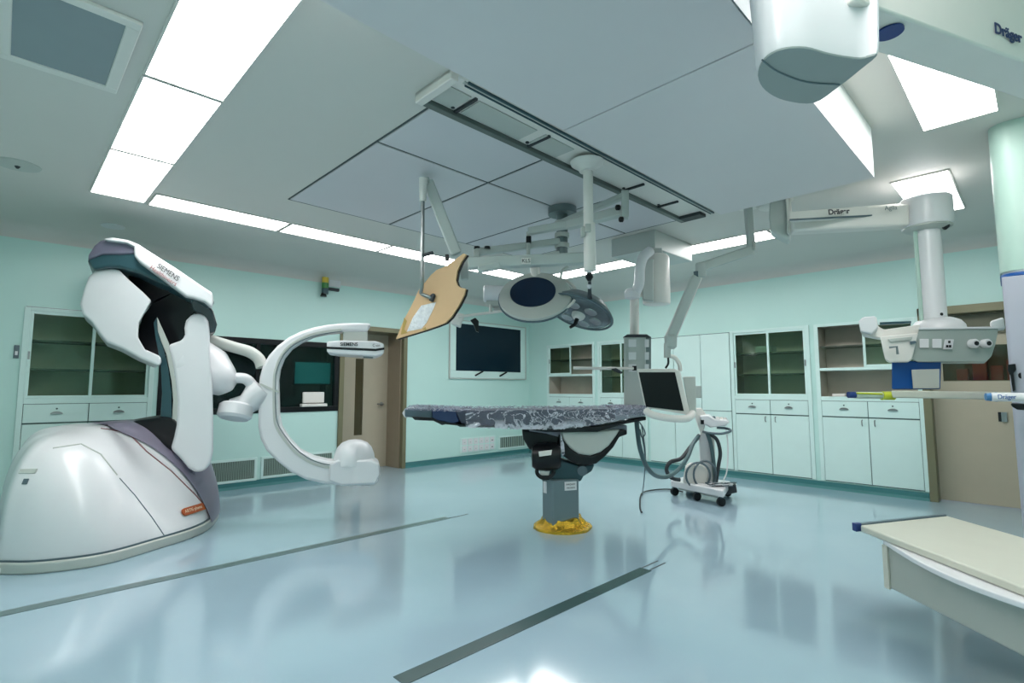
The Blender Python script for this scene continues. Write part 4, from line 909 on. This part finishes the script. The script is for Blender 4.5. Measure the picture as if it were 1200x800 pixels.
# ------------------------------------------------------------------ right jointed pendant
rp = thing('ceiling_pendant', 'ceiling pendant with a jointed pale arm, round column and grey socket head', 'pendant', G(910, 232, H))
DR = 4.0
def RR(name, pts, d, th, m, bevel=0.01, parent=rp, **k): return pprism(name, px_out(pts, d), away(px_out(pts, d))*th, m, parent, bevel, **k)
RR('ceiling_joint', [(902,235),(922,228),(926,232),(927,272),(925,281),(918,278),(903,270),(901,255)], DR+0.25, 0.2, M_armgrey, 0.02)
RR('joint_edge', [(920,229),(926,231),(928,245),(928,262),(926,276),(922,272),(922,250)], DR+0.22, 0.1, M_white2, 0.01)
plathe('ceiling_flange', G(906, 236, H), [(0.12, -0.05), (0.16, 0)], M_white2, rp)
bm = NB(); p0, p1 = W(926, 262, DR+0.25), W(1062, 254, DR); beam(bm, p0, p1, 0.14, 0.17); a_ = finish('jointed_arm', bm, M_white2, rp, 0.02)
dirn = (p1-p0).normalized(); 
RR('arm_top_panel', [(925,248),(1058,238),(1058,250),(925,257)], DR+0.02, 0.1, M_white2, 0.004)
RR('arm_groove', [(925,256.5),(1058,249.5),(1058,251),(925,258)], DR+0.01, 0.02, M_slate, 0)
def txt_on(s, size, x, y, d, sl, m, par, bold=0.0):
    a = math.radians(sl); text(s, size, W(x, y, d), RT*math.cos(a)+UP*math.sin(a), -RT*math.sin(a)+UP*math.cos(a), m, par, bold=bold)
txt_on('Dräger', 0.058, 983, 248, DR-0.04, 4, M_inkd, a_, 0.002); txt_on('Agila', 0.05, 1044, 243.5, DR-0.08, 4, M_mid, a_)
cc = W(1085, 249, DR); bm = NB()
lathe(bm, cc, [(0.15, -0.125), (0.165, -0.115), (0.17, -0.09), (0.17, 0.10), (0.155, 0.115), (0.03, 0.12)], UP, 36, xd=RT); finish('round_joint', bm, M_white, rp, ang=35)
plathe('joint_base', cc, [(0.12, -0.15), (0.16, -0.13), (0.16, -0.12)], M_grey, rp); plathe('brake_knob', W(1108, 264, DR-0.1), [(0.02, -0.02), (0.035, 0), (0.02, 0.02)], M_black, rp, axis=RT, n=14)
ptube('column', [W(1086, 262, DR), W(1101, 378, DR)], 0.088, M_white, rp, n=28) if False else ptube('column', [Vector((cc.x, cc.y, cc.z-0.14)), Vector((cc.x, cc.y, W(1095, 376, DR).z))], 0.085, M_white, rp, n=28)
ptube('column_cable_channel', [Vector((cc.x, cc.y, cc.z-0.14))-RT*0.095, Vector((cc.x, cc.y, W(1095, 376, DR).z))-RT*0.095], 0.014, M_mintcol, rp)
plathe('column_screw', W(1103, 368, DR-0.08), [(0.012, -0.005), (0.012, 0.005)], M_black, rp, axis=-FW, n=12)
cz = W(1102, 386, DR); bm = NB(); lathe(bm, Vector((cc.x+RT.x*0.03, cc.y+RT.y*0.03, cz.z)), [(0.17, 0), (0.165, 0.03), (0.14, 0.065), (0.10, 0.085), (0.085, 0.09)], UP, 36); finish('dome_cover', bm, M_white, rp, ang=50)
hd = RR('socket_head', [(1077,385),(1168,383),(1170,386),(1166,405),(1162,417),(1155,424),(1075,424),(1066,420),(1072,400)], DR-0.25, 0.35, mat('head_grey', srgb(158, 170, 164), 0.4), 0.006)
RR('head_top_edge', [(1076,383.5),(1169,382.5),(1170,385),(1076,386)], DR-0.26, 0.37, M_white, 0.003)
for x in (1083, 1098):
    RR('blank_cover', [(x-5.5,397),(x+5.5,397),(x+5.5,407.5),(x-5.5,407.5)], DR-0.265, 0.02, M_white, 0.003)
so = RR('power_socket', [(1107,397.5),(1118,397.5),(1116,409),(1105,409)], DR-0.268, 0.022, M_white, 0.003)
for x, y in ((1110, 405.5), (1113.5, 405.5), (1112.5, 400.5)): RR('socket_hole', [(x-1.4,y-1.4),(x+1.4,y-1.4),(x+1.4,y+1.4),(x-1.4,y+1.4)], DR-0.272, 0.005, M_black, 0, parent=so)
for x in (1140, 1154.5):
    c = W(x, 402.5, DR-0.265); go = plathe('gas_outlet', c, [(0.033, -0.01), (0.033, 0.02), (0.026, 0.03)], M_white, rp, axis=-FW, n=24)
    plathe('gas_port', c, [(0.016, 0.03), (0.016, 0.034)], M_black, go, axis=-FW, n=16)
RR('side_clamp', [(1160,376),(1176,371),(1178,385),(1168,387),(1160,382)], DR-0.1, 0.15, M_white, 0.015)
# left gripper cluster
RR('handle_block', [(1006,378),(1010,372),(1027,371),(1029,382),(1036,386),(1078,380),(1078,394),(1048,394),(1030,396),(1010,392)], DR-0.2, 0.2, M_white2, 0.008)
RR('handle_knob', [(1006,376),(1012,371),(1026,370),(1029,384),(1022,391),(1008,388)], DR-0.28, 0.12, M_white, 0.01)
RR('bracket_shell', [(1031,394),(1076,390),(1073,403),(1069,420),(1064,424),(1042,424),(1037,421),(1034,408)], DR-0.3, 0.2, M_white2, 0.008)
RR('bracket_inlay', [(1040,397),(1070,394),(1068,398),(1044,401)], DR-0.315, 0.03, M_grey, 0.004)
RR('bracket_dial', [(1066,400),(1073,399),(1074,402),(1067,403.5)], DR-0.32, 0.03, M_slate, 0.002)
ptube('small_lever', [W(1042, 407, DR-0.33), W(1051, 406, DR-0.35), W(1052, 415, DR-0.35)], 0.008, M_mid, rp)
RR('rail_bar', [(1031,377.5),(1068,376),(1068,378.5),(1031,380.5)], DR-0.2, 0.03, M_teal, 0)
bx = thing('suction_unit', 'bright blue box with a grey front below the socket head', 'box', W(1073, 455, DR-0.2))
RR('body', [(1045,424),(1103,421),(1102,448),(1102,456),(1045,456)], DR-0.2, 0.16, M_blue, 0.01, parent=bx)
RR('front_panel', [(1068,433),(1101,432),(1101,455),(1070,455)], DR-0.22, 0.02, M_grey, 0.004, parent=bx)
# long shelf tray
DT = 3.55
ty = thing('pendant_tray', 'long thin ivory tray with a lime and blue capped rail end, under the blue box', 'tray', W(1100, 466, DT))
RR('tray_board', [(1044,457.5),(1190,459.5),(1190,468.5),(1046,466)], DT, 0.45, M_ivory, 0.008, parent=ty)
tb_ = ty
def xtube(nm, x0, x1, y, r, m, dd=DT+0.1): ptube(nm, [W(x0, y, dd), W(x1, y, dd)], r, m, tb_, n=18)
xtube('rail_cap', 994, 1002, 462.5, 0.022, M_navyb); xtube('rail_tube', 1002, 1036, 463, 0.024, mat('pale_barrel', srgb(196, 208, 190), 0.3)); xtube('lime_end_stop', 1033, 1047, 463.5, 0.03, M_yellow)
ptube('lime_stripe', [W(1004, 460.5, DT+0.075), W(1034, 461.5, DT+0.075)], 0.006, M_yellow, tb_, n=8)

# ------------------------------------------------------------------ near pendant, right edge
np_ = thing('supply_column', 'pale service column with a blue bumper at the right edge', 'column', W(1190, 640, 3.2))
e = W(1157, 150, 3.15); e0 = Vector((e.x, e.y, 0))
def plan(off_u, w_, d_, r=0.08):
    """rounded plan of the column, left near corner at e0+off"""
    ey = e0.normalized(); ex = Vector((ey.y, -ey.x, 0)); c = e0+ex*off_u+ey*off_u*0.5; pts = []
    for cx_, cy_, a0_ in ((r, r, 180), (w_-r, r, 270), (w_-r, d_-r, 0), (r, d_-r, 90)):
        for k in range(7):
            a = math.radians(a0_+90*k/6); pts.append(c+ex*(cx_+r*math.cos(a))+ey*(cy_+r*math.sin(a)))
    return pts
zb = W(1163, 321, 3.15).z
bm = NB(); prism(bm, [p+UP*(zb+0.015) for p in plan(0, 0.6, 0.5, 0.1)], (0, 0, H-zb-0.015)); finish('upper_cover', bm, M_mintcol, np_, ang=30)
bm = NB(); prism(bm, [p+UP*(zb-0.02) for p in plan(0.0, 0.6, 0.5, 0.1)], (0, 0, 0.022)); finish('blue_bumper', bm, M_blue, np_, 0.006, ang=30)
bm = NB(); prism(bm, [p+UP*(zb+0.002) for p in plan(0.01, 0.58, 0.48, 0.1)], (0, 0, 0.03)); finish('white_collar', bm, M_white, np_, 0.006)
bm = NB(); prism(bm, [p+UP*0.36 for p in plan(0.006, 0.56, 0.42, 0.02)], (0, 0, zb-0.38)); finish('lower_panel', bm, M_lilac, np_, 0.004)
z3 = 3.12
def NN(name, pts, d, th, m, bevel=0.006, parent=np_, **k): return pprism(name, px_out(pts, d), away(px_out(pts, d))*th, m, parent, bevel, **k)
NN('cable_plug', [(1181,427),(1190,426),(1191,433),(1188,437),(1190,457),(1187,459),(1184,440),(1181,434)], 3.10, 0.05, M_black, 0.004)
plathe('gas_outlet', W(1197, 440, 3.14), [(0.03, -0.01), (0.03, 0.02)], M_white, np_, axis=-FW, n=20); plathe('outlet_ring', W(1197, 440, 3.12), [(0.02, 0.0), (0.02, 0.006)], M_black, np_, axis=-FW, n=20)
plathe('white_outlet', W(1195, 430, 3.14), [(0.02, -0.01), (0.02, 0.02)], M_white2, np_, axis=-FW, n=20)
# rail with writing
ptube('equipment_rail', [W(1162, 465, 2.9), W(1215, 465.5, 2.8)], 0.024, M_white, np_, n=18)
ptube('rail_end_cap', [W(1155, 465, 2.92), W(1168, 465, 2.9)], [0.02, 0.026], mat('rail_blue', srgb(60, 120, 170), 0.4), np_, n=18)
txt_on('Dräger', 0.035, 1180, 465, 2.82, 0, M_blue, np_); 
NN('black_grip', [(1184,472),(1205,473),(1205,481),(1192,480),(1185,476)], 3.0, 0.06, M_black, 0.01)
# low shelf with drawer
ZS = 0.52
ls = thing('drawer_shelf', 'low ivory equipment shelf with a curved white drawer at the lower right corner', 'shelf unit', G(1150, 640, ZS-0.3))
A_, B_, C_, D_ = G(1007, 615, ZS), G(1110, 604, ZS), G(1206, 637, ZS), G(1012, 617, ZS)
far = (G(1200, 690, ZS-0.03)-G(1010, 617, ZS-0.03)); fd = far.normalized()
A1 = G(1008, 615, ZS); B1 = G(1110, 604, ZS); Lg = 1.15
top = [A1, B1, B1+fd*Lg, A1+fd*Lg]
pprism('shelf_top', [p-UP*0.035 for p in top], (0, 0, 0.035), M_ivory, ls, 0.008)
ed = (B1-A1).normalized(); out = -fd
pprism('end_rail', [A1+out*0.002-UP*0.03, A1+out*0.03-UP*0.03, B1+out*0.03-UP*0.03, B1+out*0.002-UP*0.03], (0, 0, 0.034), M_slate, ls, 0.004)
pprism('rail_tip', [A1+out*0.0-UP*0.034-ed*0.03, A1+out*0.034-UP*0.034-ed*0.03, A1+out*0.034-UP*0.034+ed*0.012, A1-UP*0.034+ed*0.012], (0, 0, 0.042), M_navyb, ls, 0.004)
# drawer body: below the top, recessed a little
nin = ed
q0 = A1+fd*0.14+nin*0.03; q1 = A1+fd*(Lg)+nin*0.03; q2 = q1+nin*0.42; q3 = q0+nin*0.42
zbot = -0.27
pprism('drawer_box', [p+UP*zbot for p in (q0, q1, q2, q3)], (0, 0, -zbot-0.06), M_ivory2, ls, 0.01)
pprism('corner_post', [p+UP*(zbot-0.003) for p in (q0-fd*0.004, q0+fd*0.03, q0+fd*0.03-nin*0.012, q0-fd*0.004-nin*0.012)], (0, 0, -zbot-0.06), M_ivory, ls)
# curved white lip
lip = []
for k in range(17):
    t_ = k/16; s_ = 0.14+(Lg-0.14)*t_; bul = 0.11*math.sin(math.pi*min(1, t_*1.0)); lip.append(A1+fd*s_+nin*0.03-nin*(0.006+bul))
back = [A1+fd*Lg+nin*0.06, A1+fd*0.14+nin*0.06]
pprism('drawer_lip', [p-UP*0.06 for p in lip+back], (0, 0, 0.024), M_white, ls, 0.005)
pprism('drawer_shadow_gap', [p-UP*0.0362 for p in (A1+fd*0.12+nin*0.01, A1+fd*Lg+nin*0.01, A1+fd*Lg+nin*0.4, A1+fd*0.12+nin*0.4)], (0, 0, -0.001), M_ivory2, ls)
plathe('post_foot', q0+UP*(zbot-0.006)+fd*0.01, [(0.008, 0), (0.008, 0.006)], M_black, ls, n=10)

# ------------------------------------------------------------------ big near pendant head and arm, top right
bp_ = thing('ceiling_pendant', 'large rounded white pendant head with a thick arm at the top right corner', 'pendant', G(955, 90, 2.2))
hp_ = crom([G(x, y, 2.2) for x, y in ((886,88),(895,105),(918,117),(954,120),(984.6,100),(1010,80),(1031,62),(1010,66.6),(974,61.5),(944,53.5),(914,55.5),(893,68))], True, 4)
ztop = 2.62
hb_ = sum(hp_, Vector())/len(hp_)
bm = NB(); lv = []
for zz, sc in ((0.012, 0.985), (0.0, 0.97), (0.03, 1.0), (0.15, 1.03), (0.30, 1.08), (0.45, 1.12)):
    lv.append((zz, [bm.verts.new(hb_+(p-hb_)*sc+UP*zz) for p in hp_]))
lv = [lv[1], lv[0]]+lv[2:]
for (za, a), (zb2, b) in zip(lv, lv[1:]):
    for k in range(len(a)): bm.faces.new((a[k], a[(k+1) % len(a)], b[(k+1) % len(a)], b[k]))
bm.faces.new(lv[0][1]); bm.faces.new(lv[-1][1]); finish('rounded_head', bm, M_white, bp_, ang=50)
hb_ = sum(hp_, Vector())/len(hp_)
pprism('bottom_cover', [hb_+(p-hb_)*0.965-UP*0.006 for p in hp_], (0, 0, 0.01), mat('under_grey', srgb(150, 158, 156), 0.5), bp_, 0.003)
s_a, s_b = G(892, 74, 2.19), G(988, 98, 2.19)
ptube('cover_seam', crom([G(893, 70, 2.192), G(912, 84, 2.192), G(945, 96, 2.192), G(984, 99, 2.192)], False, 5), 0.0025, M_slate, bp_, n=6)
# arm
ra, rb2_ = G(1045, 15, 2.35), G(1200, 72, 2.35); adir = (rb2_-ra).normalized(); adir.z = 0; adir.normalize()
fa = G(1031, 63, 2.35); wd = (fa-ra)-adir*((fa-ra).dot(adir)); LA = 1.5
s0_ = ra-adir*0.15
arm_pts = [s0_, s0_+adir*LA, s0_+adir*LA+wd, s0_+wd]
am = pprism('thick_arm', arm_pts, (0, 0, 0.24), M_white2, bp_, 0.008, seg=3)
nn_ = -wd.normalized()
pos = ra+adir*((G(1178, 52, 2.35)-ra).dot(adir))
def on_side(px, py, off=0.003):
    r = ray(px, py); t_ = (ra-O).dot(nn_)/r.dot(nn_); return O+r*t_+nn_*off
xdir = adir; text('Dräger', 0.052, on_side(1180, 40, 0.004), xdir, UP, M_ink, am, bold=0.0012)
bm = NB(); lathe(bm, (G(1042, 37, 2.348)), [(0.038, -0.006), (0.038, 0.0)], UP, 28); finish('blue_disc', bm, M_navyb, bp_)

# ------------------------------------------------------------------ world, fill lights, camera
w = bpy.data.worlds.new('room_air'); scn.world = w; w.use_nodes = True
w.node_tree.nodes['Background'].inputs['Color'].default_value = (0.75, 0.85, 0.9, 1); w.node_tree.nodes['Background'].inputs['Strength'].default_value = 0.3
scn.view_settings.view_transform = 'Standard'; scn.view_settings.look = 'None'; scn.view_settings.exposure = 0.12
cam = bpy.data.cameras.new('camera'); co = bpy.data.objects.new('camera', cam); COL.objects.link(co)
cam.sensor_width = 36; cam.lens = F/1200*36; cam.clip_start = 0.05; cam.clip_end = 60
co.location = O; co.rotation_euler = (math.pi/2+PITCH, 0, YAW-math.pi/2)
scn.camera = co
